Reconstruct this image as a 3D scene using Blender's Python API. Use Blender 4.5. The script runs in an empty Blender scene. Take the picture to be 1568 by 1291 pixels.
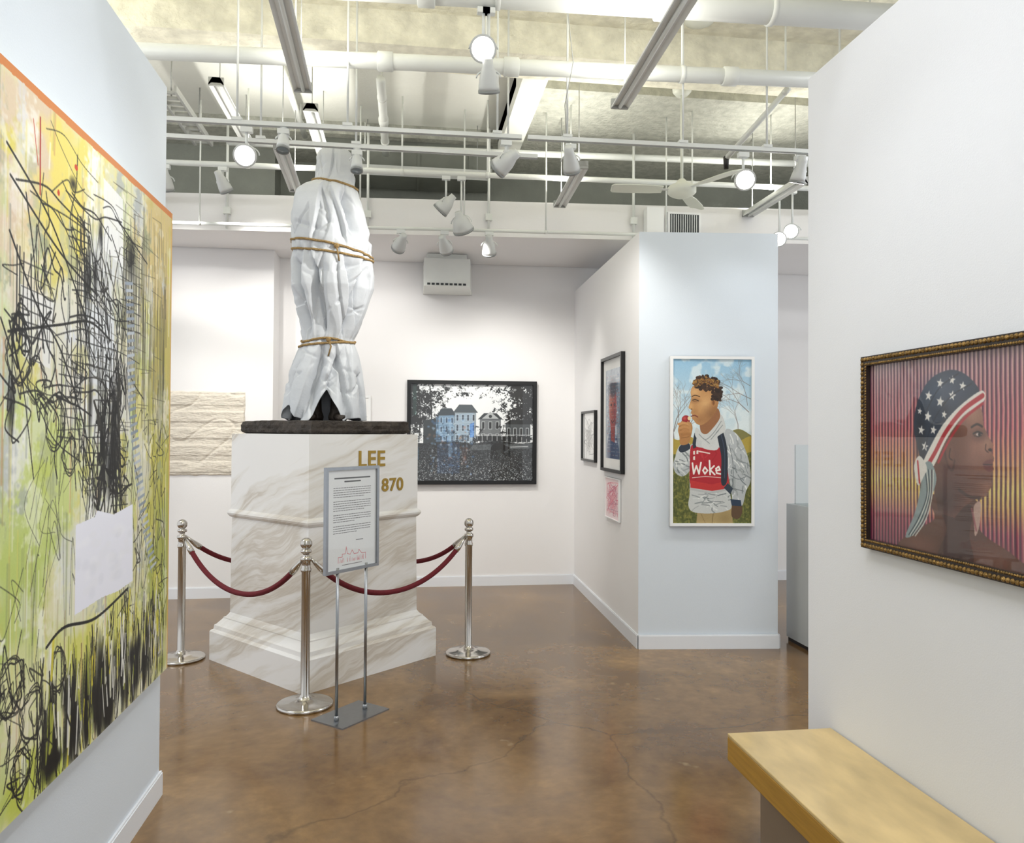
import bpy, bmesh, math, random
import numpy as np
from mathutils import Vector, Matrix, noise as mnoise

random.seed(7)
RNG = np.random.default_rng(11)
scene = bpy.context.scene
scene.view_settings.view_transform = 'Standard'
scene.view_settings.look = 'None'

# ------------------------------------------------------------------ materials
def lin(c):
    c = np.asarray(c, dtype=float)
    return np.where(c <= 0.04045, c/12.92, ((c+0.055)/1.055)**2.4)
def hx(h):
    h = h.lstrip('#')
    return tuple(int(h[i:i+2], 16)/255 for i in (0, 2, 4))
def rgba(h, k=1.0):
    c = lin(hx(h))*k
    return (float(min(c[0], 1)), float(min(c[1], 1)), float(min(c[2], 1)), 1)

def mat(name, col, rough=.5, metal=0, var=.06, vscale=4, bump=0, bscale=60, coat=0, emit=0, stretch=(1, 1, 1), detail=4, spec=.5):
    m = bpy.data.materials.new(name); m.use_nodes = True
    nt = m.node_tree; N = nt.nodes; L = nt.links
    b = N['Principled BSDF']
    b.inputs['Roughness'].default_value = rough
    b.inputs['Metallic'].default_value = metal
    b.inputs['Specular IOR Level'].default_value = spec
    if coat:
        b.inputs['Coat Weight'].default_value = coat
        b.inputs['Coat Roughness'].default_value = .06
    tc = N.new('ShaderNodeTexCoord'); mp = N.new('ShaderNodeMapping'); mp.inputs['Scale'].default_value = stretch
    L.new(tc.outputs['Object'], mp.inputs['Vector'])
    no = N.new('ShaderNodeTexNoise'); no.inputs['Scale'].default_value = vscale; no.inputs['Detail'].default_value = detail
    L.new(mp.outputs[0], no.inputs['Vector'])
    r = N.new('ShaderNodeValToRGB')
    r.color_ramp.elements[0].position = .3; r.color_ramp.elements[1].position = .7
    r.color_ramp.elements[0].color = rgba(col, 1-var); r.color_ramp.elements[1].color = rgba(col, 1+var)
    L.new(no.outputs['Fac'], r.inputs[0]); L.new(r.outputs[0], b.inputs['Base Color'])
    if bump:
        n2 = N.new('ShaderNodeTexNoise'); n2.inputs['Scale'].default_value = bscale; n2.inputs['Detail'].default_value = 5
        L.new(mp.outputs[0], n2.inputs['Vector'])
        bp = N.new('ShaderNodeBump'); bp.inputs['Strength'].default_value = bump; bp.inputs['Distance'].default_value = .02
        L.new(n2.outputs['Fac'], bp.inputs['Height']); L.new(bp.outputs[0], b.inputs['Normal'])
    if emit:
        b.inputs['Emission Color'].default_value = rgba(col); b.inputs['Emission Strength'].default_value = emit
    return m

M = {}
M['wall'] = mat('wall_paint', '#ebeaea', .75, var=.01, vscale=1.5, bump=.05, bscale=180)
M['wall_r'] = mat('wall_paint_right', '#e6e8ed', .75, var=.01, vscale=1.5, bump=.05, bscale=180)
M['wall_cool'] = mat('wall_paint_cool', '#dae2ea', .75, var=.01, vscale=1.5, bump=.05, bscale=180)
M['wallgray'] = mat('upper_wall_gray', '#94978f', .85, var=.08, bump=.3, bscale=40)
M['trim'] = mat('baseboard_paint', '#e6e9ee', .45, var=.01)
M['ceil'] = mat('sprayed_ceiling_cream', '#ebe8d6', .95, var=.14, vscale=9, bump=1.0, bscale=22)
M['ceilflat'] = mat('plaster_ceiling', '#eeefe8', .9, var=.03, vscale=2, bump=.12, bscale=40)
M['ceildim'] = mat('sprayed_ceiling_dimmed', '#b3b4aa', .95, var=.16, vscale=14, bump=1.0, bscale=30)  # grey spray; the dimness beyond the lit zone is put into its colour
M['duct'] = mat('duct_gray_paint', '#7c7f78', .7, var=.08)
M['pipe'] = mat('pipe_white_paint', '#e0e3df', .45, var=.03)
M['track'] = mat('track_white_enamel', '#dcdfde', .35, var=.02)
M['headm'] = mat('lamp_housing', '#ced1d1', .35, var=.02)
M['headrim'] = mat('lamp_rim', '#8d9191', .35, var=.02)
M['fixt'] = mat('fixture_grey_enamel', '#dcdedd', .4, var=.04)
M['fixt2'] = mat('fixture_edge', '#a3a5a3', .4, var=.04)
M['lamp'] = mat('lamp_lit', '#fffaf0', .4, var=0, emit=16)
M['lampoff'] = mat('lamp_glass', '#7d888c', .15, var=.03)
M['chrome'] = mat('chrome_steel', '#c4c0ba', .13, metal=1, var=.03)
M['brushed'] = mat('brushed_steel', '#989b9f', .28, metal=1, var=.05, vscale=30)
M['velvet'] = mat('red_velvet', '#650b1a', .8, var=.15, vscale=60, bump=.3, bscale=200)
M['bronze'] = mat('dark_bronze', '#3a332d', .55, metal=.35, var=.45, vscale=14, bump=.9, bscale=30)
M['tarp'] = mat('white_tarp', '#c9cdd2', .46, var=.04, vscale=6, bump=.3, bscale=11)
M['rope'] = mat('jute_rope', '#a98c5c', .9, var=.2, vscale=80, bump=.8, bscale=150)
M['gold'] = mat('gold_letters', '#a08238', .35, metal=.6, var=.1, vscale=20)
M['black'] = mat('black_frame', '#121315', .35, var=.1)
M['white'] = mat('white_frame', '#eeefef', .5, var=.01)
M['paper'] = mat('paper_white', '#eaeae8', .8, var=.02)
M['goldframe'] = mat('gilt_frame', '#8a6d3c', .38, metal=.6, var=.45, vscale=60, bump=.5, bscale=90)
M['darkframe'] = mat('dark_frame_wood', '#2b2018', .4, var=.3, vscale=30)
M['case'] = mat('pedestal_gray', '#bdc1c2', .6, var=.02)
M['ply'] = mat('maple_plywood', '#d3b983', .34, var=.20, vscale=2.6, stretch=(3.4, 1.3, 1), detail=9, coat=.25)
M['plyedge'] = mat('plywood_edge', '#b08638', .45, var=.12, vscale=10, stretch=(6, .6, 10))
M['benchbase'] = mat('bench_base_brown', '#8f7d6b', .6, var=.06)
M['fan'] = mat('fan_enamel', '#d9dcd2', .4, var=.03)
M['darkvent'] = mat('vent_dark', '#33373a', .6, var=.05)
M['canvasedge'] = mat('canvas_edge', '#d9d3a6', .85, var=.1, vscale=12)
M['raw'] = mat('handmade_paper', '#e2dacc', .95, var=.05, vscale=9, bump=.7, bscale=45, stretch=(.5, 1, 3))

def glass():
    m = bpy.data.materials.new('acrylic'); m.use_nodes = True
    b = m.node_tree.nodes['Principled BSDF']
    b.inputs['Base Color'].default_value = (.93, .97, .98, 1); b.inputs['Roughness'].default_value = .02
    b.inputs['Transmission Weight'].default_value = 1; b.inputs['IOR'].default_value = 1.1
    return m
M['acrylic'] = glass()

def marble():
    m = bpy.data.materials.new('veined_marble'); m.use_nodes = True
    nt = m.node_tree; N = nt.nodes; L = nt.links; b = N['Principled BSDF']
    b.inputs['Roughness'].default_value = .26
    tc = N.new('ShaderNodeTexCoord'); wn = N.new('ShaderNodeTexNoise'); wn.inputs['Scale'].default_value = 1.6; wn.inputs['Detail'].default_value = 3
    L.new(tc.outputs['Object'], wn.inputs['Vector'])
    ad = N.new('ShaderNodeMixRGB'); ad.blend_type = 'ADD'; ad.inputs[0].default_value = .24
    L.new(tc.outputs['Object'], ad.inputs[1]); L.new(wn.outputs['Color'], ad.inputs[2])
    m1 = N.new('ShaderNodeMapping'); m1.inputs['Rotation'].default_value = (math.radians(6), math.radians(27), 0)
    m2 = N.new('ShaderNodeMapping'); m2.inputs['Scale'].default_value = (.45, .45, 4.6)
    L.new(ad.outputs[0], m1.inputs['Vector']); L.new(m1.outputs[0], m2.inputs['Vector'])
    n = N.new('ShaderNodeTexNoise'); n.inputs['Scale'].default_value = 1.0; n.inputs['Detail'].default_value = 6; n.inputs['Roughness'].default_value = .58
    L.new(m2.outputs[0], n.inputs['Vector'])
    r = N.new('ShaderNodeValToRGB'); e = r.color_ramp.elements
    e[0].position = .44; e[0].color = rgba('#ebeae8'); e[1].position = .74; e[1].color = rgba('#b5aa98')
    for p, c in ((.50, '#e1ded8'), (.545, '#cbc3b7'), (.575, '#dedad3'), (.62, '#d0c9bd')):
        x = e.new(p); x.color = rgba(c)
    L.new(n.outputs['Fac'], r.inputs[0]); L.new(r.outputs[0], b.inputs['Base Color'])
    return m
M['marble'] = marble()

def floor_mat():
    m = bpy.data.materials.new('stained_concrete'); m.use_nodes = True
    nt = m.node_tree; N = nt.nodes; L = nt.links; b = N['Principled BSDF']
    tc = N.new('ShaderNodeTexCoord')
    n1 = N.new('ShaderNodeTexNoise'); n1.inputs['Scale'].default_value = 1.1; n1.inputs['Detail'].default_value = 10; n1.inputs['Roughness'].default_value = .68; n1.inputs['Distortion'].default_value = .5
    L.new(tc.outputs['Object'], n1.inputs['Vector'])
    r = N.new('ShaderNodeValToRGB'); e = r.color_ramp.elements
    e[0].position = .28; e[0].color = rgba('#5a4024'); e[1].position = .74; e[1].color = rgba('#9c7a4c')
    x = e.new(.44); x.color = rgba('#6c502e'); x = e.new(.58); x.color = rgba('#7f613a')
    L.new(n1.outputs['Fac'], r.inputs[0])
    n2 = N.new('ShaderNodeTexNoise'); n2.inputs['Scale'].default_value = 16; n2.inputs['Detail'].default_value = 7
    L.new(tc.outputs['Object'], n2.inputs['Vector'])
    mx = N.new('ShaderNodeMixRGB'); mx.blend_type = 'OVERLAY'; mx.inputs[0].default_value = .35
    L.new(r.outputs[0], mx.inputs[1]); L.new(n2.outputs['Fac'], mx.inputs[2])
    n3 = N.new('ShaderNodeTexNoise'); n3.inputs['Scale'].default_value = 6.5; n3.inputs['Detail'].default_value = 3
    L.new(tc.outputs['Object'], n3.inputs['Vector'])
    r3 = N.new('ShaderNodeValToRGB'); r3.color_ramp.elements[0].position = .71; r3.color_ramp.elements[1].position = .77
    L.new(n3.outputs['Fac'], r3.inputs[0])
    m3 = N.new('ShaderNodeMixRGB'); m3.inputs[2].default_value = rgba('#a68f6a')
    mm = N.new('ShaderNodeMath'); mm.operation = 'MULTIPLY'; mm.inputs[1].default_value = .45
    L.new(r3.outputs[0], mm.inputs[0]); L.new(mm.outputs[0], m3.inputs[0]); L.new(mx.outputs[0], m3.inputs[1])
    nd = N.new('ShaderNodeTexNoise'); nd.inputs['Scale'].default_value = 2.2; nd.inputs['Detail'].default_value = 6
    L.new(tc.outputs['Object'], nd.inputs['Vector'])
    add = N.new('ShaderNodeMixRGB'); add.blend_type = 'ADD'; add.inputs[0].default_value = .35
    L.new(tc.outputs['Object'], add.inputs[1]); L.new(nd.outputs['Color'], add.inputs[2])
    v = N.new('ShaderNodeTexVoronoi'); v.feature = 'DISTANCE_TO_EDGE'; v.inputs['Scale'].default_value = .36
    L.new(add.outputs[0], v.inputs['Vector'])
    rc = N.new('ShaderNodeValToRGB'); rc.color_ramp.elements[0].position = 0; rc.color_ramp.elements[1].position = .0018
    rc.color_ramp.elements[0].color = (.66, .66, .66, 1); rc.color_ramp.elements[1].color = (1, 1, 1, 1)
    L.new(v.outputs['Distance'], rc.inputs[0])
    m4 = N.new('ShaderNodeMixRGB'); m4.blend_type = 'MULTIPLY'; m4.inputs[0].default_value = 1
    L.new(m3.outputs[0], m4.inputs[1]); L.new(rc.outputs[0], m4.inputs[2]); L.new(m4.outputs[0], b.inputs['Base Color'])
    rr = N.new('ShaderNodeMapRange'); rr.inputs['To Min'].default_value = .07; rr.inputs['To Max'].default_value = .27
    L.new(n1.outputs['Fac'], rr.inputs['Value']); L.new(rr.outputs[0], b.inputs['Roughness'])
    b.inputs['Specular IOR Level'].default_value = .78
    bp = N.new('ShaderNodeBump'); bp.inputs['Strength'].default_value = .05; bp.inputs['Distance'].default_value = .02
    L.new(n1.outputs['Fac'], bp.inputs['Height']); L.new(bp.outputs[0], b.inputs['Normal'])
    return m
M['floor'] = floor_mat()

def paint_mat(name, rough=.5, coat=0.0):
    m = bpy.data.materials.new(name); m.use_nodes = True
    nt = m.node_tree; N = nt.nodes; L = nt.links; b = N['Principled BSDF']
    a = N.new('ShaderNodeAttribute'); a.attribute_name = 'paint'
    n = N.new('ShaderNodeTexNoise'); n.inputs['Scale'].default_value = 120
    tc = N.new('ShaderNodeTexCoord'); L.new(tc.outputs['Object'], n.inputs['Vector'])
    mx = N.new('ShaderNodeMixRGB'); mx.blend_type = 'OVERLAY'; mx.inputs[0].default_value = .08
    L.new(a.outputs['Color'], mx.inputs[1]); L.new(n.outputs['Fac'], mx.inputs[2]); L.new(mx.outputs[0], b.inputs['Base Color'])
    b.inputs['Roughness'].default_value = rough
    b.inputs['Coat Weight'].default_value = coat; b.inputs['Coat Roughness'].default_value = .01; b.inputs['Coat IOR'].default_value = 1.62
    return m
M['art_matte'] = paint_mat('art_paint', .6)
M['art_glazed'] = paint_mat('art_under_glass', .5, 1.0)

# ------------------------------------------------------------------ mesh builder
class MB:
    def __init__(s): s.v = []; s.f = []; s.m = []; s.sm = []; s.mats = []
    def mi(s, k):
        if k not in s.mats: s.mats.append(k)
        return s.mats.index(k)
    def add(s, vs, fs, k, smooth=False):
        o = len(s.v); s.v += [tuple(p) for p in vs]; i = s.mi(k)
        for f in fs: s.f.append(tuple(o+a for a in f)); s.m.append(i); s.sm.append(smooth)
    def obox(s, o, a, b, c, k):
        o, a, b, c = Vector(o), Vector(a), Vector(b), Vector(c)
        vs = [o, o+a, o+a+b, o+b, o+c, o+a+c, o+a+b+c, o+b+c]
        s.add(vs, [(0, 3, 2, 1), (4, 5, 6, 7), (0, 1, 5, 4), (1, 2, 6, 5), (2, 3, 7, 6), (3, 0, 4, 7)], k)
    def box(s, lo, hi, k):
        s.obox(lo, (hi[0]-lo[0], 0, 0), (0, hi[1]-lo[1], 0), (0, 0, hi[2]-lo[2]), k)
    def prism(s, poly, z0, z1, k):
        n = len(poly)
        vs = [(x, y, z0) for x, y in poly]+[(x, y, z1) for x, y in poly]
        s.add(vs, [tuple(range(n-1, -1, -1)), tuple(range(n, 2*n))]+[(i, (i+1) % n, n+(i+1) % n, n+i) for i in range(n)], k)
    def lathe(s, prof, o, ax, k, seg=32, smooth=True):
        o = Vector(o); ax = Vector(ax).normalized()
        t = Vector((1, 0, 0)) if abs(ax.x) < .8 else Vector((0, 1, 0))
        a = ax.cross(t).normalized(); b = ax.cross(a)
        vs = []; fs = []
        for (h, r) in prof:
            for j in range(seg):
                an = 2*math.pi*j/seg
                vs.append(o+ax*h+(a*math.cos(an)+b*math.sin(an))*max(r, 1e-4))
        n = len(prof)
        for i in range(n-1):
            for j in range(seg):
                fs.append((i*seg+j, i*seg+(j+1) % seg, (i+1)*seg+(j+1) % seg, (i+1)*seg+j))
        fs.append(tuple(range(seg-1, -1, -1))); fs.append(tuple((n-1)*seg+j for j in range(seg)))
        s.add(vs, fs, k, smooth)
    def cyl(s, p0, p1, r, k, seg=16):
        p0, p1 = Vector(p0), Vector(p1)
        s.lathe([(0, r), ((p1-p0).length, r)], p0, p1-p0, k, seg)
    def tube(s, pts, r, k, seg=10, closed=False):
        pts = [Vector(p) for p in pts]; n = len(pts); vs = []; fs = []
        for i, p in enumerate(pts):
            if closed: t = pts[(i+1) % n]-pts[i-1]
            else: t = pts[min(i+1, n-1)]-pts[max(i-1, 0)]
            t.normalize(); up = Vector((0, 0, 1)) if abs(t.z) < .95 else Vector((1, 0, 0))
            a = t.cross(up).normalized(); b = t.cross(a)
            rr = r(i/(n-1)) if callable(r) else r
            for j in range(seg):
                an = 2*math.pi*j/seg; vs.append(p+(a*math.cos(an)+b*math.sin(an))*rr)
        for i in range(n if closed else n-1):
            i2 = (i+1) % n
            for j in range(seg): fs.append((i*seg+j, i*seg+(j+1) % seg, i2*seg+(j+1) % seg, i2*seg+j))
        if not closed:
            fs.append(tuple(range(seg))); fs.append(tuple((n-1)*seg+j for j in range(seg)))
        s.add(vs, fs, k, True)
    def ball(s, c, r, k, seg=16, sc=1.0):
        s.lathe([(-r*math.cos(math.pi*i/10)*sc, r*math.sin(math.pi*i/10)) for i in range(11)], c, (0, 0, 1), k, seg)
    def build(s, name, parent=None, recalc=True, bevel=0):
        v = np.array(s.v); lo = v.min(0); hi = v.max(0)
        o = np.array([(lo[0]+hi[0])/2, (lo[1]+hi[1])/2, lo[2]])
        me = bpy.data.meshes.new(name); me.from_pydata((v-o).tolist(), [], s.f)
        for k in s.mats: me.materials.append(M[k])
        me.polygons.foreach_set('material_index', s.m); me.polygons.foreach_set('use_smooth', s.sm)
        if recalc:
            bm = bmesh.new(); bm.from_mesh(me); bmesh.ops.recalc_face_normals(bm, faces=bm.faces); bm.to_mesh(me); bm.free()
        me.update()
        ob = bpy.data.objects.new(name, me); scene.collection.objects.link(ob); ob.location = o
        if bevel:
            md = ob.modifiers.new('bevel', 'BEVEL'); md.width = bevel; md.segments = 2; md.limit_method = 'ANGLE'
        if parent: setparent(ob, parent)
        return ob
def setparent(ob, p):
    ob.parent = p; ob.matrix_parent_inverse = Matrix.Translation(-Vector(p.location))
def empty(name, loc):
    e = bpy.data.objects.new(name, None); e.location = loc; e.empty_display_size = .2; scene.collection.objects.link(e); return e

# ------------------------------------------------------------------ raster canvas (painted flat artworks)
def vnoise(H, W, cell, rng=RNG):
    gh, gw = int(H/cell)+3, int(W/cell)+3
    g = rng.random((gh, gw)); y = np.arange(H)/cell; x = np.arange(W)/cell
    yi = y.astype(int); xi = x.astype(int); fy = y-yi; fx = x-xi
    fy = (fy*fy*(3-2*fy))[:, None]; fx = (fx*fx*(3-2*fx))[None, :]
    a = g[yi][:, xi]; b = g[yi][:, xi+1]; c = g[yi+1][:, xi]; d = g[yi+1][:, xi+1]
    return a*(1-fy)*(1-fx)+b*(1-fy)*fx+c*fy*(1-fx)+d*fy*fx
def fnoise(H, W, cell, o=3):
    t = 0; s = 0
    for k in range(o):
        t = t+vnoise(H, W, max(cell/2**k, 1.01))*.5**k; s += .5**k
    return t/s
def cr(pts, closed=True, n=8):
    P = [np.array(p, float) for p in pts]; out = []; m = len(P)
    for i in range(m if closed else m-1):
        p0 = P[(i-1) % m] if closed or i > 0 else P[0]; p1 = P[i]; p2 = P[(i+1) % m]; p3 = P[(i+2) % m] if closed or i+2 < m else P[-1]
        for j in range(n):
            t = j/n
            out.append(.5*((2*p1)+(-p0+p2)*t+(2*p0-5*p1+4*p2-p3)*t*t+(-p0+3*p1-3*p2+p3)*t**3))
    if not closed: out.append(P[-1])
    return out
class Can:
    def __init__(s, w, h, S, col='#ffffff'):
        s.w, s.h, s.S = w, h, S; s.H = int(h*S); s.W = int(w*S)
        s.a = np.ones((s.H, s.W, 3))*np.array(hx(col))
        s.Y, s.X = np.mgrid[0:s.H, 0:s.W]; s.X = (s.X+.5)/S; s.Y = (s.Y+.5)/S
    def win(s, x0, y0, x1, y1):
        a = max(0, int(y0*s.S)-1); b = min(s.H, int(y1*s.S)+2); c = max(0, int(x0*s.S)-1); d = min(s.W, int(x1*s.S)+2)
        return (slice(a, b), slice(c, d)) if b > a and d > c else None
    def blend(s, sl, al, col):
        c = np.array(hx(col)) if isinstance(col, str) else np.array(col)
        al = al[..., None]; s.a[sl] = s.a[sl]*(1-al)+c*al
    def inside(s, pts, smooth=False):
        if smooth: pts = cr(pts)
        p = np.array(pts, float); sl = s.win(p[:, 0].min(), p[:, 1].min(), p[:, 0].max(), p[:, 1].max())
        if sl is None: return None, None
        X = s.X[sl]; Y = s.Y[sl]; ins = np.zeros(X.shape, bool)
        for i in range(len(p)):
            x1, y1 = p[i-1]; x2, y2 = p[i]
            if y1 == y2: continue
            ins ^= ((y1 > Y) != (y2 > Y)) & (X < (x2-x1)*(Y-y1)/(y2-y1)+x1)
        return sl, ins
    def poly(s, pts, col, al=1, smooth=False):
        sl, ins = s.inside(pts, smooth)
        if sl is not None: s.blend(sl, ins*al, col)
    def stroke(s, pts, w, col, al=1, smooth=False):
        if smooth: pts = cr(pts, False)
        p = np.array(pts, float); q = w/2+1/s.S
        for i in range(len(p)-1):
            a = p[i]; b = p[i+1]
            sl = s.win(min(a[0], b[0])-q, min(a[1], b[1])-q, max(a[0], b[0])+q, max(a[1], b[1])+q)
            if sl is None: continue
            X = s.X[sl]-a[0]; Y = s.Y[sl]-a[1]; d = b-a; L2 = max(d@d, 1e-9)
            t = np.clip((X*d[0]+Y*d[1])/L2, 0, 1); dist = np.hypot(X-t*d[0], Y-t*d[1])
            s.blend(sl, np.clip(.5+(w/2-dist)*s.S, 0, 1)*al, col)
    def ell(s, cx, cy, rx, ry, col, al=1, soft=0):
        q = 1+soft; sl = s.win(cx-rx*q, cy-ry*q, cx+rx*q, cy+ry*q)
        if sl is None: return
        r = np.hypot((s.X[sl]-cx)/rx, (s.Y[sl]-cy)/ry)
        k = np.clip((1+soft-r)/max(2*soft, .02), 0, 1) if soft else (r < 1)*1.0
        s.blend(sl, k*al, col)
    def mask(s, mk, col): s.blend((slice(None), slice(None)), np.clip(mk, 0, 1), col)
    def blur(s, n=1):
        for _ in range(n):
            p = np.pad(s.a, ((1, 1), (1, 1), (0, 0)), 'edge')
            s.a = (p[:-2, 1:-1]+p[2:, 1:-1]+p[1:-1, :-2]+p[1:-1, 2:]+p[1:-1, 1:-1]*4)/8
    def grain(s, k): s.a = np.clip(s.a*(1+(RNG.random((s.H, s.W, 1))-.5)*k), 0, 1)

def panel(name, can, O, U, w, h, matk, parent=None):
    H, W = can.H, can.W
    j, i = np.meshgrid(np.arange(W)/(W-1), np.arange(H)/(H-1))
    O = np.array(O, float); U = np.array(U, float)
    v = U[None, None, :]*(j*w)[..., None]; v[..., 2] -= i*h
    c = np.array([U[0]*w/2, U[1]*w/2, -h]); v = (v-c).reshape(-1, 3)
    me = bpy.data.meshes.new(name); me.vertices.add(H*W); me.vertices.foreach_set('co', v.ravel())
    idx = np.arange(H*W).reshape(H, W)
    q = np.stack([idx[:-1, :-1], idx[1:, :-1], idx[1:, 1:], idx[:-1, 1:]], -1).reshape(-1, 4)
    n = len(q); me.loops.add(n*4); me.loops.foreach_set('vertex_index', q.ravel().astype(np.int32))
    me.polygons.add(n); me.polygons.foreach_set('loop_start', (np.arange(n)*4).astype(np.int32))
    me.update(calc_edges=True)
    at = me.color_attributes.new('paint', 'FLOAT_COLOR', 'POINT')
    cc = np.ones((H*W, 4)); cc[:, :3] = lin(np.clip(can.a, 0, 1).reshape(-1, 3)); at.data.foreach_set('color', cc.ravel().astype(np.float32))
    me.materials.append(M[matk]); me.validate()
    ob = bpy.data.objects.new(name, me); scene.collection.objects.link(ob); ob.location = O+c
    if parent: setparent(ob, parent)
    return ob

def framed(name, O, U, w, h, fw, dep, fmat, can, artmat, lift=.012, bead=False, matboard=0):
    O = Vector(O); U = Vector(U).normalized(); Z = Vector((0, 0, 1)); Nn = U.cross(Z)
    mb = MB(); D = O-Z*h
    mb.obox(D+Nn*.001, U*w, Nn*(lift*.8), Z*h, fmat)
    if fw > 0:
        mb.obox(D+Nn*.001, U*fw, Nn*dep, Z*h, fmat); mb.obox(D+U*(w-fw)+Nn*.001, U*fw, Nn*dep, Z*h, fmat)
        mb.obox(D+U*fw+Nn*.001, U*(w-2*fw), Nn*dep, Z*fw, fmat); mb.obox(D+U*fw+Z*(h-fw)+Nn*.001, U*(w-2*fw), Nn*dep, Z*fw, fmat)
    if bead:
        def row(a, b, r, kk):
            n = int((b-a).length/(r*2))
            for i in range(n+1):
                p = a+(b-a)*(i/n); mb.lathe([(-r*1.0, r*.3), (-r*.5, r*.85), (0, r), (r*.5, r*.85), (r*1.0, r*.3)], p, ((b-a).normalized()+Nn*.5), kk, 8)
        for off, r, kk in ((fw*.32, .0085, 'goldframe'), (fw*.85, .005, 'goldframe')):
            c = [D+U*off+Z*off, D+U*(w-off)+Z*off, D+U*(w-off)+Z*(h-off), D+U*off+Z*(h-off)]
            for i in range(4): row(c[i]+Nn*dep, c[(i+1) % 4]+Nn*dep, r, kk)
    if matboard:
        g = fw
        mb.obox(D+U*g+Z*g+Nn*.001, U*(w-2*g), Nn*(lift-.002), Z*(h-2*g), 'paper')
    ob = mb.build(name)
    e = fw+matboard
    panel('picture', can, O+U*e-Z*e+Nn*lift, U, w-2*e, h-2*e, artmat, ob)
    return ob

# ------------------------------------------------------------------ room shell
XL, XR, YB = -5.0, 6.2, 8.3
Z = Vector((0, 0, 1))
mb = MB(); mb.box((XL, -3.5, -.1), (XR, 8.6, 0), 'floor'); mb.build('floor')
mb = MB()
mb.box((XL, -3.5, 4.6), (XR, 6.2, 4.75), 'ceil')
mb.box((XL, 6.2, 4.6), (.88, 7.45, 4.75), 'ceilflat')
mb.box((.88, 6.2, 4.48), (XR, 8.6, 4.75), 'ceildim')
mb.box((XL, 7.45, 4.48), (.88, 8.6, 4.75), 'ceildim')
mb.build('ceiling')
mb = MB(); mb.box((XL, 5.42, 4.36), (XR, 5.80, 4.6), 'ceil'); mb.build('ceiling_beam')
mb = MB(); mb.box((.88, 5.80, 4.38), (1.08, 7.45, 4.6), 'ceilflat'); mb.build('ceiling_beam')
mb = MB(); mb.box((XL, 2.9, 4.42), (XR, 3.3, 4.6), 'ceil'); mb.build('ceiling_beam')
mb = MB(); mb.prism([(XL, 7.95), (-1.31, 7.95), (-1.31, YB), (XR, YB-.1), (XR, 8.6), (XL, 8.6)], 0, 3.80, 'wall')
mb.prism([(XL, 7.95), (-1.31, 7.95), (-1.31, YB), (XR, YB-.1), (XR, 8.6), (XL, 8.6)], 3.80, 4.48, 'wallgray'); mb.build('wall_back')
BY = lambda x: 7.12-.065*x
mb = MB(); mb.prism([(XL, BY(XL)), (XR, BY(XR)), (XR, 8.19), (-1.31, 8.29), (-1.31, 7.94), (XL, 7.94)], 3.46, 3.79, 'wall'); mb.build('back_bulkhead')   # bulkhead
def base(name, pts):
    mb = MB()
    for a, b in zip(pts[:-1], pts[1:]):
        a = Vector((a[0], a[1], 0)); b = Vector((b[0], b[1], 0)); u = (b-a).normalized(); n = u.cross(Z)
        mb.obox(a+n*.0005, b-a, n*.013, (0, 0, .1), 'trim'); mb.obox(a+n*.0005, b-a, n*.009, (0, 0, .108), 'trim')
    mb.build(name)
base('baseboard_back', [(XL, 7.95), (-1.31, 7.95), (-1.31, 8.3), (1.83, YB-.045)])
base('baseboard_back', [(2.95, YB-.06), (XR, YB-.1)])
mb = MB(); mb.prism([(-1.25, -1.5), (-1.09, -1.5), (-1.09, 3.69), (-1.25, 3.69)], 0, 3.22, 'wall_cool'); mb.build('wall_left')
base('baseboard_left', [(-1.09, -1.5), (-1.09, 3.70)])
mb = MB(); mb.prism([(1.735, -1.5), (1.9, -1.5), (1.9, 3.14), (1.735, 3.14)], 0, 3.2, 'wall_r'); mb.build('wall_right')
base('baseboard_right', [(1.735, 3.15), (1.735, -1.5)])
C = [(1.777, 5.728), (2.852, 5.615), (2.93, YB-.06), (1.836, YB-.04)]
mb = MB(); mb.prism(C, 0, 3.2, 'wall'); ob = mb.build('wall_center')
ob.data.materials.append(M['wall_cool'])
for p in ob.data.polygons:
    if p.normal.y < -.9: p.material_index = 1
base('baseboard_center', [(1.836, YB-.045), (1.777, 5.722), (2.855, 5.608), (2.93, YB-.065)])

# ------------------------------------------------------------------ monument pedestal
PC = Vector((-.575, 5.78, 0)); PA = math.radians(41.8)
ex = Vector((math.cos(PA), math.sin(PA), 0)); ey = Vector((-math.sin(PA), math.cos(PA), 0))
mon = empty('monument_pedestal', PC)
def sqloft(mb, prof, k, c=PC):
    vs = []; fs = []
    for z, hs in prof:
        for sx, sy in ((-1, -1), (1, -1), (1, 1), (-1, 1)): vs.append(c+ex*hs*sx+ey*hs*sy+Vector((0, 0, z)))
    n = len(prof)
    for i in range(n-1):
        for j in range(4): fs.append((i*4+j, i*4+(j+1) % 4, i*4+4+(j+1) % 4, i*4+4+j))
    fs.append((3, 2, 1, 0)); fs.append(tuple((n-1)*4+j for j in range(4)))
    mb.add(vs, fs, k)
mb = MB()
sqloft(mb, [(0, .575), (.205, .575), (.215, .567), (.222, .555), (.250, .552), (.258, .540), (.275, .526), (.298, .507), (.305, .507), (.312, .493), (.325, .483), (.34, .474),
            (1.025, .468), (1.03, .478), (1.045, .490), (1.058, .494), (1.072, .490), (1.08, .480), (1.086, .474), (1.63, .474)], 'marble')
mb.build('marble_body', mon)
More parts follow.
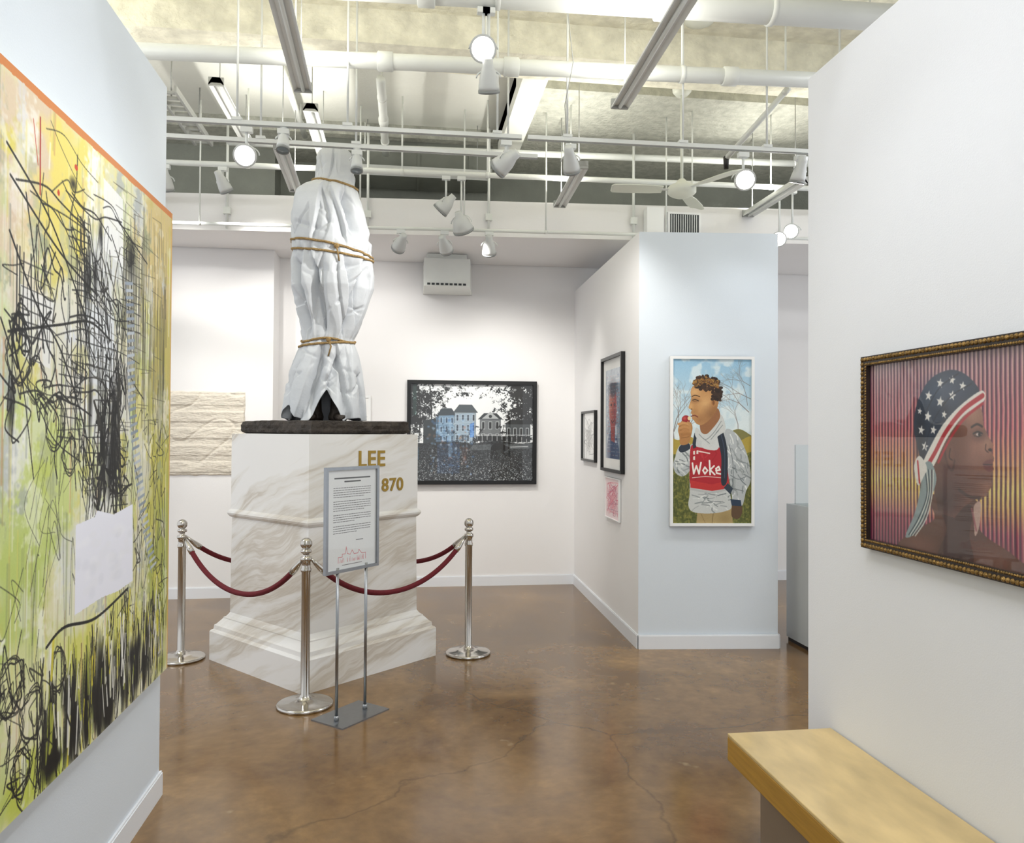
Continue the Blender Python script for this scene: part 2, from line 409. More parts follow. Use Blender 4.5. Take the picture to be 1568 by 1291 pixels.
def text(body, size, loc, rotz, k, parent, ext=.004, name='letters', bold=True):
    cu = bpy.data.curves.new(name, 'FONT'); cu.body = body; cu.size = size; cu.extrude = ext; cu.align_x = 'CENTER'; cu.align_y = 'CENTER'
    if bold: cu.offset = size*.018
    cu.space_character = 1.08
    o = bpy.data.objects.new(name, cu); scene.collection.objects.link(o)
    o.rotation_euler = (math.pi/2, 0, rotz); o.location = loc
    bpy.context.view_layer.update()
    dg = bpy.context.evaluated_depsgraph_get(); me = bpy.data.meshes.new_from_object(o.evaluated_get(dg)); mw = o.matrix_world.copy()
    bpy.data.objects.remove(o)
    me.materials.clear(); me.materials.append(M[k])
    ob = bpy.data.objects.new(name, me); scene.collection.objects.link(ob); ob.matrix_world = mw
    if parent: setparent(ob, parent)
    return ob
face = PC-ey*.4755
text('LEE', .155, face+ex*.04+Vector((0, 0, 1.455)), PA, 'gold', mon, name='name_letters')
text('1807-1870', .128, face+ex*.035+Vector((0, 0, 1.268)), PA, 'gold', mon, name='date_letters')

# ------------------------------------------------------------------ wrapped statue
stat = empty('wrapped_statue', PC+Vector((0, 0, 1.64)))
mb = MB()
vs = []; fs = []; seg = 96
rows = [(1.6315, .40), (1.642, .422), (1.655, .43), (1.67, .426), (1.69, .43), (1.705, .425), (1.716, .422), (1.722, .41), (1.724, .2), (1.724, .02)]
for ri, (z, hs) in enumerate(rows):
    for side in range(4):
        for j in range(seg//4):
            t = j/(seg//4)*2-1
            lx, ly = [(t, -1), (1, t), (-t, 1), (-1, -t)][side]
            p = PC+ex*hs*lx+ey*hs*ly; k = mnoise.noise(Vector((p.x*14, p.y*14, z*30)))*.016*(hs > .3)
            vs.append(p+(p-PC).normalized()*k+Vector((0, 0, z+(k*.3 if ri > 1 else 0))))
for i in range(len(rows)-1):
    for j in range(seg): fs.append((i*seg+j, i*seg+(j+1) % seg, (i+1)*seg+(j+1) % seg, (i+1)*seg+j))
fs.append(tuple(range(seg-1, -1, -1))); fs.append(tuple((len(rows)-1)*seg+j for j in range(seg)))
mb.add(vs, fs, 'bronze'); mb.build('bronze_plinth', stat)

sc = .00483
PR = [(229, 502, 520), (231, 494, 527), (236, 487, 533), (246, 483, 538), (262, 482, 540), (278, 481, 540), (284, 478, 539), (290, 464, 541), (297, 455, 544), (307, 451, 548), (320, 449, 552), (335, 448, 557),
      (355, 448, 562), (378, 449, 565), (390, 451, 564), (405, 448, 567), (425, 447, 569), (445, 448, 568), (460, 453, 563), (475, 455, 559), (492, 459, 553), (510, 462, 546), (522, 465, 540), (530, 464, 541), (545, 456, 547),
      (570, 447, 552), (600, 440, 556), (625, 437, 558), (650, 435, 559)]
pz = np.array([1.65+(662-a)*sc for a, _, _ in PR])[::-1]; pl = np.array([(b-500)*sc for _, b, _ in PR])[::-1]; pr = np.array([(c-500)*sc for _, _, c in PR])[::-1]
TIES = [1.65+(662-y)*sc for y in (287, 392, 526)]
def wrap(a): return (a+math.pi) % (2*math.pi)-math.pi
def tri(a): return abs(((a/math.pi) % 1)*2-1)
rs = random.Random(33)
CR = []
for (za, zb, n) in ((TIES[0], 3.77, 10), (TIES[1], TIES[0], 20), (TIES[2], TIES[1], 22), (1.70, TIES[2], 18)):
    for i in range(n):
        th0 = 2*math.pi*(i+rs.uniform(-.4, .4))/n; th1 = th0+rs.gauss(0, .38)
        t0, t1 = rs.choice([(0, .45), (0, .65), (0, .85), (.45, 1), (.25, 1), (0, 1), (.2, .8)])
        dep = rs.uniform(.08, .27); sgn = rs.choice([-1, 1]); w1 = rs.uniform(.025, .07); w2 = rs.uniform(.15, .45)
        CR.append((za, zb, th0, th1, t0, t1, dep, sgn, w1, w2, rs.uniform(-.3, .3)))
for za, zb, a0, a1, t0, t1, dep, sgn in ((TIES[1], TIES[0], -122, -96, 0, 1, .30, 1), (TIES[1], TIES[0], -66, -84, .1, .95, .24, -1), (TIES[2], TIES[1], -92, -120, 0, 1, .30, -1),
        (TIES[2], TIES[1], -140, -164, 0, .9, .36, 1), (TIES[2], TIES[1], -52, -72, 0, .9, .26, 1), (1.70, TIES[2], -128, -100, 0, 1, .28, 1), (1.70, TIES[2], -46, -70, 0, 1, .26, -1), (TIES[0], 3.77, -104, -92, 0, .9, .24, 1)):
    CR.append((za, zb, math.radians(a0), math.radians(a1), t0, t1, dep, sgn, .05, .42, .06))
SD = []
for _ in range(95):
    zc = rs.uniform(1.85, 3.66); tie = min(abs(zc-t) for t in TIES)
    if tie < .05: continue
    SD.append((rs.uniform(0, 2*math.pi), zc, rs.uniform(.25, 1.25)*rs.choice([-1, 1]), rs.uniform(.06, .2), rs.uniform(.02, .055), rs.uniform(.008, .02), rs.uniform(.04, .10)))
def surf(th, z, off=0):
    l = float(np.interp(z, pz, pl)); r = float(np.interp(z, pz, pr)); cx = (l+r)/2; rx = (r-l)/2; ry = rx*.80
    c, s_ = math.cos(th), math.sin(th)
    tie = min(abs(z-t) for t in TIES); k = 1-math.exp(-(tie/.08)**2)
    n1 = mnoise.noise(Vector((c*1.5, s_*1.5, z*1.9))); n2 = mnoise.noise(Vector((c*3.2+7, s_*3.2, z*3.4)))
    f = .07+.13*n1*k+.07*n2*k
    for za, zb, th0, th1, t0, t1, dep, sgn, w1, w2, bow in CR:
        if z < za-.01 or z > zb: continue
        t = (z-za)/(zb-za)
        if t < t0-.12 or t > t1+.12: continue
        d = wrap(th-(th0+(th1-th0)*t+bow*math.sin(t*math.pi)))*sgn
        if d > w2 or d < -w1: continue
        v = (1-d/w2) if d >= 0 else (1+d/w1)
        e = min(1, (t-t0+.12)/.2, (t1+.12-t)/.2)
        f -= dep*v*max(0, e)*(.35+.65*k)
    for tc, zc, sl_, L_, w2, w1, dep in SD:
        dz = z-zc
        if abs(dz) > .24: continue
        dt = wrap(th-tc)*rx
        if abs(dt) > .24: continue
        ca = 1/math.sqrt(1+sl_*sl_); sa = sl_*ca
        al = dt*ca+dz*sa; ac = -dt*sa+dz*ca
        if abs(al) > L_ or ac > w2 or ac < -w1: continue
        v = (1-ac/w2) if ac >= 0 else (1+ac/w1)
        f -= dep*v*(1-abs(al)/L_)**.6*k
    f -= .07*(1-k)*tri(9*th+n1*2)
    dl = wrap(th-math.radians(-152)); f -= .28*max(0, 1-abs(dl+(z-2.5)*.8)/.2)*max(0, 1-abs(z-2.5)/.2)
    f -= .03*math.exp(-(tie/.02)**2)
    f = min(f, .035)
    topk = 1 if z < 3.64 else max(.3, 1-(z-3.64)*4)
    q = 1+max(f, -.42)*topk
    return PC+Vector((cx+rx*c*q+off*c, ry*s_*q+off*s_, z))
def hem(th):
    a = wrap(th-math.radians(-82)); b = wrap(th-math.radians(-150)); d = wrap(th-math.radians(-20))
    return 1.732+.21*max(0, 1-abs(a)/.40)**.8+.10*max(0, 1-abs(b)/.5)+.012*math.sin(7*th)+.02*max(0, 1-abs(d)/.3)
NS, NZ = 340, 320; vs = []; fs = []
for i in range(NZ):
    t = i/(NZ-1)
    for j in range(NS):
        th = 2*math.pi*j/NS; h0 = hem(th); z = h0+(pz[-1]-h0)*t
        vs.append(surf(th, z))
for i in range(NZ-1):
    for j in range(NS): fs.append((i*NS+j, i*NS+(j+1) % NS, (i+1)*NS+(j+1) % NS, (i+1)*NS+j))
fs.append(tuple((NZ-1)*NS+j for j in range(NS)))
mb = MB(); mb.add(vs, fs, 'tarp', True); tarp = mb.build('tarp', stat)
md = tarp.modifiers.new('thick', 'SOLIDIFY'); md.thickness = .004; md.offset = -1
def rope_ring(zf):
    pts = []; n = 140
    for j in range(n):
        th = 2*math.pi*j/n; pts.append(surf(th, zf(th), .006))
    base_ = [p.copy() for p in pts]
    for _ in range(8): pts = [(pts[i-1]+pts[i]*2+pts[(i+1) % n])/4 for i in range(n)]
    out = []
    for p, q in zip(pts, base_):
        rp = Vector((p.x-PC.x, p.y-PC.y, 0)).length; rq = Vector((q.x-PC.x, q.y-PC.y, 0)).length
        if rp < rq:
            s_ = rq/rp; p = Vector((PC.x+(p.x-PC.x)*s_, PC.y+(p.y-PC.y)*s_, p.z))
        out.append(p)
    for _ in range(2): out = [(out[i-1]+out[i]*2+out[(i+1) % n])/4 for i in range(n)]
    m = MB(); m.tube(out, .0085, 'rope', 8, True); return m
for zf in (lambda th: TIES[0]-.03*math.cos(th)-.005, lambda th: TIES[1]-.055*math.cos(th)+.03, lambda th: TIES[1]-.012-.035*math.cos(th)+.02*math.sin(th),
           lambda th: TIES[2]+.012*math.sin(3*th), lambda th: TIES[2]-.025+.018*math.cos(th)):
    rope_ring(zf).build('jute_tie', stat)
mb = MB(); p = surf(math.radians(-80), TIES[1]+.01, .015); mb.ball(p, .02, 'rope', 10)
mb.tube([p, p+Vector((.01, -.015, -.05)), p+Vector((.02, -.01, -.11))], .006, 'rope', 6)
p = surf(math.radians(-85), TIES[2], .012); mb.ball(p, .018, 'rope', 10); mb.tube([p, p+Vector((.02, -.015, -.05)), p+Vector((.0, -.01, -.12))], .006, 'rope', 6); mb.build('jute_knot', stat)
mb = MB()
for sx, yy in ((-.08, -.03), (.09, -.07)):
    base_ = PC+Vector((sx, yy, 1.724))
    mb.lathe([(0, .062), (.03, .068), (.07, .055), (.14, .05), (.25, .05), (.32, .035)], base_, (0, 0, 1), 'bronze', 20)
    vsn = []; ring = 14; fsn = []
    for i in range(9):
        t = i/8; wv = .052*(1-.35*t*t)*(math.sin(math.pi*min(t*.93+.05, 1))**.35); hv = .075*(1-.6*t)+.012
        for j in range(ring):
            an = 2*math.pi*j/ring; vsn.append(base_+Vector((wv*math.cos(an)+t*.03*(1 if sx > 0 else -1), .05-t*.20, max(.0, hv*(.5+.5*math.sin(an))))))
    for i in range(8):
        for j in range(ring): fsn.append((i*ring+j, i*ring+(j+1) % ring, (i+1)*ring+(j+1) % ring, (i+1)*ring+j))
    fsn.append(tuple(range(ring))); fsn.append(tuple(8*ring+j for j in range(ring)))
    mb.add(vsn, fsn, 'bronze', True)
mb.lathe([(0, .11), (.12, .10), (.3, .05), (.8, .04), (1.6, .04)], PC+Vector((0, .02, 1.95)), (0, 0, 1), 'bronze', 20)
mb.build('bronze_figure', stat)

# ------------------------------------------------------------------ stanchions & velvet ropes
ST = [(-1.592, 5.865), (-.585, 4.785), (.477, 5.75), (-.55, 6.88)]
for x, y in ST:
    mb = MB()
    mb.lathe([(0, .165), (.010, .168), (.018, .165), (.022, .155), (.028, .10), (.040, .055), (.055, .034), (.07, .0265), (.80, .0265), (.805, .031), (.822, .031), (.828, .0265), (.865, .0265),
              (.868, .033), (.88, .036), (.892, .033), (.896, .020), (.912, .018), (.916, .030), (.926, .034), (.936, .030), (.94, .018), (.946, .018)], (x, y, 0), (0, 0, 1), 'chrome', 40)
    mb.ball((x, y, .972), .036, 'chrome', 24)
    mb.build('stanchion')
def vrope(a, b, sag=.30):
    a = Vector((*a, .875)); b = Vector((*b, .875)); d = (b-a); d.z = 0; u = d.normalized(); a = a+u*.037; b = b-u*.037
    pts = []
    for i in range(41):
        t = i/40; p = a.lerp(b, t); s_ = (math.cosh((t-.5)*3)-math.cosh(1.5))/(math.cosh(1.5)-1); p.z += sag*s_; pts.append(p)
    mb = MB(); mb.tube(pts[2:-2], .0175, 'velvet', 12)
    mb.tube(pts[:4], lambda t: .008+.013*min(1, t*1.5), 'chrome', 12); mb.tube(pts[-4:], lambda t: .008+.013*min(1, (1-t)*1.5), 'chrome', 12)
    mb.build('velvet_rope')
vrope(ST[0], ST[1], .30); vrope(ST[1], ST[2], .30); vrope(ST[0], ST[3], .27); vrope(ST[2], ST[3], .27)

# ------------------------------------------------------------------ sign on stand
SA = math.radians(49); su = Vector((math.cos(SA), math.sin(SA), 0)); sn = Vector((math.sin(SA), -math.cos(SA), 0)); SC = Vector((-.30, 4.59, 0))
mb = MB()
c0 = SC-su*.19-sn*.125
mb.obox(c0, su*.38, sn*.25, Z*.008, 'brushed')
for s_ in (-.115, .115):
    mb.cyl(SC+su*s_+Z*.008, SC+su*s_+Z*.87, .009, 'brushed', 14); mb.cyl(SC+su*s_+Z*.008, SC+su*s_+Z*.03, .014, 'brushed', 14)
o = SC-su*.215+Z*.84-sn*.012; w_, h_ = .43, .605
mb.obox(o+su*.005+Z*.005, su*(w_-.01), sn*.010, Z*(h_-.01), 'paper')
for a_, b_, c_ in ((o, su*.018, Z*h_), (o+su*(w_-.018), su*.018, Z*h_), (o+su*.018, su*(w_-.036), Z*.018), (o+su*.018+Z*(h_-.018), su*(w_-.036), Z*.018)):
    mb.obox(a_, b_, sn*.022, c_, 'brushed')
sign = mb.build('sign_stand')
cs = Can(100, 144, 3.2, '#d9dcdd')
cs.stroke([(14, 12), (86, 12)], 2.0, '#222222'); cs.stroke([(34, 17), (66, 17)], 2.0, '#222222')
yy = 26
rr = random.Random(3)
for para in (5, 5, 4, 4):
    for l in range(para):
        x = 12; end = 88 if l < para-1 else rr.uniform(40, 75)
        while x < end:
            L_ = rr.uniform(2, 6); cs.stroke([(x, yy), (min(x+L_, end), yy)], .9, '#3a3a3a', .85); x += L_+1.4
        yy += 3.3
    yy += 3
cs.stroke([(58, 104), (72, 104)], 1, '#444444')
pts = [(22, 134), (22, 126), (30, 126), (30, 122), (36, 122), (38, 112), (40, 122), (46, 124), (50, 118), (54, 124), (62, 124), (64, 119), (70, 125), (78, 125), (78, 134)]
cs.stroke(pts, .9, '#c46a72')
for i in range(30): x = rr.uniform(24, 76); cs.stroke([(x, 134), (x+rr.uniform(-1, 1), 134-rr.uniform(2, 8))], .7, '#c98a90')
cs.stroke([(30, 138), (70, 138)], 1, '#777777')
panel('notice_print', cs, o+su*.018+Z*(h_-.018)+sn*.0115, su, w_-.036, h_-.036, 'art_glazed', sign)

# ------------------------------------------------------------------ bench
mb = MB()
mb.box((1.285, .35, .438), (1.728, 2.95, .452), 'ply')
mb.box((1.285, .35, .345), (1.305, 2.95, .438), 'plyedge'); mb.box((1.708, .35, .345), (1.728, 2.95, .438), 'plyedge')
mb.box((1.305, 2.93, .345), (1.708, 2.95, .438), 'plyedge'); mb.box((1.305, .35, .345), (1.708, .37, .438), 'plyedge')
mb.box((1.38, .5, .0), (1.66, 2.86, .438), 'benchbase')
mb.build('wooden_bench', bevel=.003)

# ------------------------------------------------------------------ display pedestal with vitrine
mb = MB(); mb.box((3.04, 5.36, 0.03), (3.5, 5.84, 1.09), 'case'); mb.box((3.05, 5.37, .0), (3.49, 5.83, .03), 'black')
dp = mb.build('display_pedestal')
mb = MB(); t = .006; a, b, c, d = 3.08, 3.46, 5.41, 5.79
for lo, hi in (((a, c, 1.091), (a+t, d, 1.56)), ((b-t, c, 1.091), (b, d, 1.56)), ((a+t, c, 1.091), (b-t, c+t, 1.56)), ((a+t, d-t, 1.091), (b-t, d, 1.56)), ((a, c, 1.56), (b, d, 1.566))): mb.box(lo, hi, 'acrylic')
mb.build('acrylic_cover', dp)
mb = MB(); mb.lathe([(0, .06), (.02, .065), (.05, .03), (.10, .05), (.18, .07), (.25, .05), (.28, .03), (.30, .035)], (3.27, 5.6, 1.091), (0, 0, 1), 'paper', 24); mb.build('ceramic_vase', dp)

# ------------------------------------------------------------------ ARTWORKS
# 1. big abstract canvas: units cm, x=(Y-1.6)*100, y=(2.63-z)*100 ; visible part x 58..200
cv = Can(200, 205, 4.2, '#dedcb0')
H, W = cv.H, cv.W
def reg(cx, cy, rx, ry, col, al=1, n=.6, cell=40):
    r = np.hypot((cv.X-cx)/rx, (cv.Y-cy)/ry); f = fnoise(H, W, cell)
    cv.mask(np.clip((1.0-r+(f-.5)*n*2)*2.2, 0, 1)*al, col)
reg(70, 20, 40, 40, '#dbc8ac'); reg(60, 55, 30, 30, '#d3bfa8', .8)
reg(104, 20, 32, 24, '#ead96e', .9); reg(88, 42, 24, 18, '#e4d670', .7)
reg(190, 60, 28, 90, '#c4b666', .9); reg(180, 20, 30, 30, '#d8c28c', .8)
reg(185, 120, 25, 50, '#c0bc54', .85); reg(190, 165, 25, 40, '#a9b052', .9)
reg(150, 90, 25, 70, '#dcdac8', .85); reg(122, 75, 32, 66, '#dcdfe2', .9); reg(88, 70, 32, 30, '#e0dfd4', .8)
reg(78, 112, 34, 32, '#cbd88a', .95); reg(68, 142, 30, 28, '#bdce72', .95)
reg(90, 180, 60, 30, '#dcdfa8', .85); reg(130, 172, 50, 20, '#d6d768', .8); reg(75, 198, 30, 10, '#c2ce52', .9); reg(120, 140, 30, 25, '#e8e8d8', .7); reg(95, 150, 20, 14, '#e9ead8', .6)
reg(20, 100, 50, 90, '#c5d290', .9)
for _ in range(190):
    x = random.uniform(40, 198); y = random.uniform(5, 200); c = random.choice(['#ffffff', '#f1efe6', '#e0d560', '#bccd80', '#e9e2ce', '#aeb59c', '#cfc868', '#e8eae2', '#d5dae4', '#f4f3f0', '#a9b0b4', '#9aa284', '#c2cf68'])
    reg(x, y, random.uniform(2, 9), random.uniform(3, 14), c, random.uniform(.3, .75), .9, 9)
for _ in range(480):
    x = random.uniform(40, 200); y = random.uniform(0, 190); l = random.uniform(6, 40)
    c = random.choice(['#f3f1e6', '#aca268', '#e0d470', '#8a946a', '#d4c49c', '#a8b46e', '#c48f68', '#979e98', '#ffffff', '#7d827c'])
    cv.stroke([(x, y), (x+random.uniform(-.6, .6), y+l)], random.uniform(.3, 1.1), c, random.uniform(.2, .5))
cv.blur(1)
cv.poly([(122, 10), (140, 12), (141, 37), (123, 35)], '#f0f1f0', .9)
cv.poly([(108, 55), (133, 57), (135, 84), (112, 82)], '#dfe4ea', .7); cv.poly([(136, 60), (152, 60), (150, 100), (138, 98)], '#e4e3da', .6); cv.poly([(66, 58), (86, 60), (84, 80), (68, 78)], '#e8e9ea', .7)
INK = ['#131417', '#1a1b1d', '#252526', '#34332e']
for _ in range(150):
    x = random.uniform(140, 192); y = random.uniform(8, 66); cv.stroke([(x, y), (x+random.uniform(-1.5, 1.5), y+random.uniform(12, 60))], random.uniform(.2, .6), random.choice(['#4f4c3a', '#5f5b48', '#3a3830']), random.uniform(.4, .85))
for _ in range(50):
    x = random.uniform(120, 178); y = random.uniform(8, 100); cv.stroke([(x, y), (x+random.uniform(8, 22), y+random.uniform(-2, 2))], .3, '#4a4638', .6)
for cx, cy, w1, h1, nx_, ny_ in ((112, 60, 20, 34, 6, 9), (128, 90, 16, 34, 5, 9), (150, 45, 18, 30, 6, 8), (98, 88, 14, 26, 4, 8), (140, 112, 12, 28, 4, 8), (76, 62, 16, 20, 4, 6), (118, 108, 16, 22, 5, 5), (104, 40, 12, 20, 4, 6)):
    for k in range(nx_+1):
        x = cx-w1/2+w1*k/nx_; cv.stroke([(x+random.uniform(-.8, .8), cy-h1/2-random.uniform(0, 6)), (x+random.uniform(-.8, .8), cy+h1/2+random.uniform(0, 8))], random.uniform(.3, .8), random.choice(INK), .85)
    for k in range(ny_+1):
        y = cy-h1/2+h1*k/ny_; cv.stroke([(cx-w1/2-random.uniform(0, 3), y+random.uniform(-.8, .8)), (cx+w1/2+random.uniform(0, 3), y+random.uniform(-.8, .8))], random.uniform(.25, .5), random.choice(INK), .75)
def squig(cx, cy, sx, sy, n, w, al, col=None):
    p = [(cx+random.gauss(0, sx), cy+random.gauss(0, sy)) for _ in range(n)]; cv.stroke(p, w, col or random.choice(INK), al, True)
for _ in range(60):
    x = random.uniform(60, 140); y = random.uniform(8, 90); a = random.choice([random.gauss(1.5, .2), random.gauss(1.25, .25), random.gauss(.2, .18)]); l = random.uniform(18, 55)
    m = [(x+math.cos(a)*l*t+random.gauss(0, 1.8), y+math.sin(a)*l*t+random.gauss(0, 1.8)) for t in (0, .33, .66, 1)]
    cv.stroke(m, random.uniform(.3, .7), random.choice(INK), random.uniform(.65, .95), True)
for _ in range(44): squig(random.uniform(102, 142), random.uniform(35, 120), 3.4, 9, random.randint(4, 6), random.uniform(.3, .9), random.uniform(.6, .95))
for _ in range(20): squig(random.uniform(62, 105), random.uniform(50, 100), 5, 6, random.randint(4, 7), random.uniform(.3, .7), .85)
for _ in range(26): squig(random.uniform(118, 146), random.uniform(82, 124), 3, 7, 6, random.uniform(.6, 1.4), .9)
for _ in range(54): squig(random.uniform(145, 194), random.uniform(85, 170), 3.5, 9, 4, random.uniform(.25, .6), .75, '#33312a')
for _ in range(24): squig(random.uniform(60, 110), random.uniform(98, 150), 5, 12, 3, random.uniform(.2, .4), .5)
for cx, cy, r in ((66, 78, 6), (76, 84, 5), (88, 96, 6), (98, 106, 4.5), (148, 30, 4), (64, 168, 6), (76, 180, 6), (92, 172, 5), (70, 194, 5)):
    for k in range(4):
        q = [(cx+(r+random.uniform(-1.5, 1.5))*math.cos(a)+random.uniform(-.8, .8), cy+(r*1.25+random.uniform(-1.5, 1.5))*math.sin(a)) for a in np.linspace(0, 6.6, 14)]
        cv.stroke(q, random.uniform(.25, .5), random.choice(INK), .8, True)
for p in ([(60, 45), (75, 62), (92, 75), (110, 100), (122, 130)], [(60, 72), (90, 66), (112, 62), (130, 66)], [(58, 22), (82, 35), (100, 52), (110, 62)], [(60, 30), (90, 44), (118, 52)], [(106, 30), (109, 70), (108, 118)]):
    cv.stroke(p, .8, '#131416', .9, True)
for cx, cy, rx, ry in ((98, 20, 2.0, 1.6), (116, 45, 1.6, 5), (149, 32, 3, 6), (134, 95, 2.6, 8), (131, 112, 3.6, 8), (110, 48, 1.4, 7), (62, 92, 1.4, 6), (120, 30, 1.3, 4), (113, 88, 1.5, 9), (124, 104, 1.8, 8)): cv.ell(cx, cy, rx, ry, '#101113', .85, .8)
for x in (64, 65.5): cv.stroke([(x, 48), (x+.4, 74)], .6, '#1a1a1c')
cv.stroke([(76, 8), (76.5, 30)], .8, '#a8302a'); cv.stroke([(72, 10), (75, 22)], .4, '#c04a30'); cv.ell(100, 14, 1.2, 1, '#c8452a'); cv.ell(88, 26, .8, 1, '#c8452a')
lx = [(147, 42), (149, 58), (150, 75), (152, 90), (157, 108), (163, 125), (171, 142), (180, 158)]
for (x1, y1), (x2, y2) in zip(lx[:-1], lx[1:]):
    for k in range(6):
        t = k/6; x = x1+(x2-x1)*t; y = y1+(y2-y1)*t
        cv.stroke([(x-3, y+.6), (x+4, y-.6)], 1.2, random.choice(['#97a3b2', '#8592a2', '#b9c2cc']), .95)
    cv.stroke([(x1-3, y1), (x2-3, y2)], .6, '#8b96a4', .8)
cv.poly([(103, 129), (118, 128), (120, 126), (135, 129), (154, 127), (155, 157), (140, 158), (125, 157), (103, 158)], '#eceefa', 1)
for _ in range(40): cv.ell(random.uniform(105, 152), random.uniform(131, 155), random.uniform(2, 5), random.uniform(1, 2.5), random.choice(['#f2f4fc', '#dfe2ee', '#eaecf4']), .4, .4)
def grass(n, ymin, ymax, wmin, wmax):
    for _ in range(n):
        x = random.uniform(78, 194); y = random.uniform(ymin, ymax)+abs(x-140)*.06; l = random.uniform(6, 30); lean = random.gauss(0, 2.2)
        cv.stroke([(x, y), (x+lean*.4+random.uniform(-.8, .8), y+l/2), (x+lean, min(y+l, 204.5))], random.uniform(wmin, wmax), random.choice(INK), random.uniform(.5, 1), True)
grass(150, 160, 188, .25, .9)
for _ in range(90):
    cx = random.choice([88, 101, 112, 124, 133, 146, 158, 170]); x = random.gauss(cx, 2.2); y = random.uniform(180, 201); cv.ell(x, y, random.uniform(.8, 2.4), random.uniform(3, 9), '#0c0d0e', .9, .7)
for _ in range(90):
    x = random.uniform(84, 192); y0_ = random.uniform(160, 190); cv.stroke([(x, y0_), (x+random.uniform(-2.5, 2.5), y0_+random.uniform(6, 22))], random.uniform(.4, 1.6), random.choice(['#d8cc3e', '#e9e9e0', '#bcc04e', '#f2f2ea', '#a6ae48', '#dcdcc8']), .85)
grass(90, 165, 192, .25, .8)
cv.stroke([(84, 163), (96, 160), (120, 163), (150, 159)], 1.0, '#111214', .95, True)
for _ in range(30): squig(random.uniform(56, 92), random.uniform(160, 200), 4, 6, 4, random.uniform(.25, .6), .8)
cv.ell(90, 199, 5, 3, '#0c0d0e', .95, .3)
cv.mask((cv.Y < 2.2+fnoise(H, W, 30)*1.0)*1.0, '#d08246'); cv.mask((cv.X > 198.6)*.8, '#d9a862')
mb = MB(); mb.box((-1.089, 1.6, .585), (-1.05, 3.655, 2.63), 'canvasedge'); ab = mb.build('abstract_painting')
panel('canvas_paint', cv, (-1.0495, 1.6, 2.63), (0, 1, 0), 2.055, 2.045, 'art_matte', ab)

# 2. durag portrait
cd = Can(95, 71, 6, '#c9707f')
H, W = cd.H, cd.W
stops = [(0, '#a98a94'), (14, '#b06c78'), (26, '#bd5c68'), (36, '#cb855e'), (46, '#d8c16c'), (52, '#c99b58'), (60, '#963a52'), (71, '#701c40')]
ys = np.array([s_[0] for s_ in stops]); cs_ = np.array([hx(s_[1]) for s_ in stops])
for c in range(3): cd.a[..., c] = np.interp(cd.Y, ys, cs_[:, c])
ph = cd.X*2*math.pi/1.9+fnoise(H, W, 60)*1.2
cd.mask(np.clip((np.sin(ph)-.0)*5, 0, 1)*.8, '#3c1c30'); cd.mask(np.clip((np.sin(ph+2.4)-.7)*6, 0, 1)*.4, '#f4e2b0')
def P(*l): return list(l)
cd.poly(P((36, 50), (38, 58), (30, 63), (20, 72), (80, 72), (74, 66), (60, 60), (58, 50)), '#553529', smooth=True)
cd.ell(66, 68, 9, 4, '#7a5244', .6, .7); cd.ell(30, 69, 8, 3, '#754c3e', .6, .7); cd.ell(47, 70, 6, 5, '#3c241d', .7, .7)
cd.poly(P((42, 54), (44, 62), (40, 72), (56, 72), (55, 62), (56, 52)), '#3e251e', .8, smooth=True)
FACE = P((42, 20), (52, 16), (59, 17), (61, 21), (61.4, 25), (63.4, 28.6), (65.6, 31.4), (64.6, 33.4), (65.9, 35.8), (65.0, 37.4), (65.7, 39.3), (64.4, 41.3), (64.9, 44.6), (62.5, 48.2), (57, 49.8), (52, 53), (48, 57), (40, 56), (37, 45), (38, 30))
cd.poly(FACE, '#744a3a')
keep = cd.a.copy()
for (x, y, rx, ry, c, al) in ((56, 21, 6, 4, '#a07460', .9), (58, 32.5, 6, 3.2, '#946654', .8), (62.5, 30, 2.2, 3.4, '#a67a66', .8), (53, 36, 7, 5, '#84594a', .7), (62.5, 45, 2.6, 3, '#8f6452', .8), (44, 40, 7, 12, '#50312a', .8), (50, 46, 8, 5, '#52332b', .8), (60, 28.2, 3, 1.6, '#52332c', .7), (62, 42, 3, 1.2, '#54342e', .6), (42, 52, 7, 5, '#38211c', .9), (50, 28, 4, 6, '#643f33', .5)):
    cd.ell(x, y, rx, ry, c, al, .9)
sl, ins = cd.inside(FACE); mfull = np.zeros((H, W), bool); mfull[sl] = ins
cd.a[~mfull] = keep[~mfull]
cd.stroke(P((56, 25.6), (58.5, 24.6), (60.8, 25.4)), .7, '#2a1813', .9, True); cd.ell(59.2, 28, 1.2, .5, '#b8aaa2'); cd.ell(59.6, 28, .6, .6, '#140c0a'); cd.stroke(P((56.8, 27.8), (58.8, 27.1), (60.8, 27.7)), .5, '#180d0b', 1, True); cd.stroke(P((57.2, 28.4), (59, 28.8), (60.6, 28.3)), .3, '#2c1914')
cd.poly(P((61.2, 37.4), (63.8, 36.2), (65.7, 36.2), (65, 37.7), (65.6, 39.3), (63.6, 40.2), (61.6, 39)), '#6b3a38', smooth=True); cd.stroke(P((61.2, 37.9), (65.1, 37.8)), .35, '#2e1514')
cd.ell(64.2, 33, .8, .5, '#2b1713'); cd.stroke(P((62.4, 31.2), (62.2, 33), (63.4, 33.8)), .4, '#472a22', .8, True)
cd.stroke(P((45, 30), (43.4, 34), (45, 39), (47, 40.5), (48, 37)), .9, '#482a22', 1, True); cd.ell(46, 35, 1.8, 3.6, '#6d4638', .9, .4); cd.stroke(P((46, 33), (45.5, 36), (47, 37)), .5, '#3a211b', .9, True)
cd.stroke(P((50, 47), (55, 49), (60, 49.0)), 1.2, '#3a231c', .5, True)
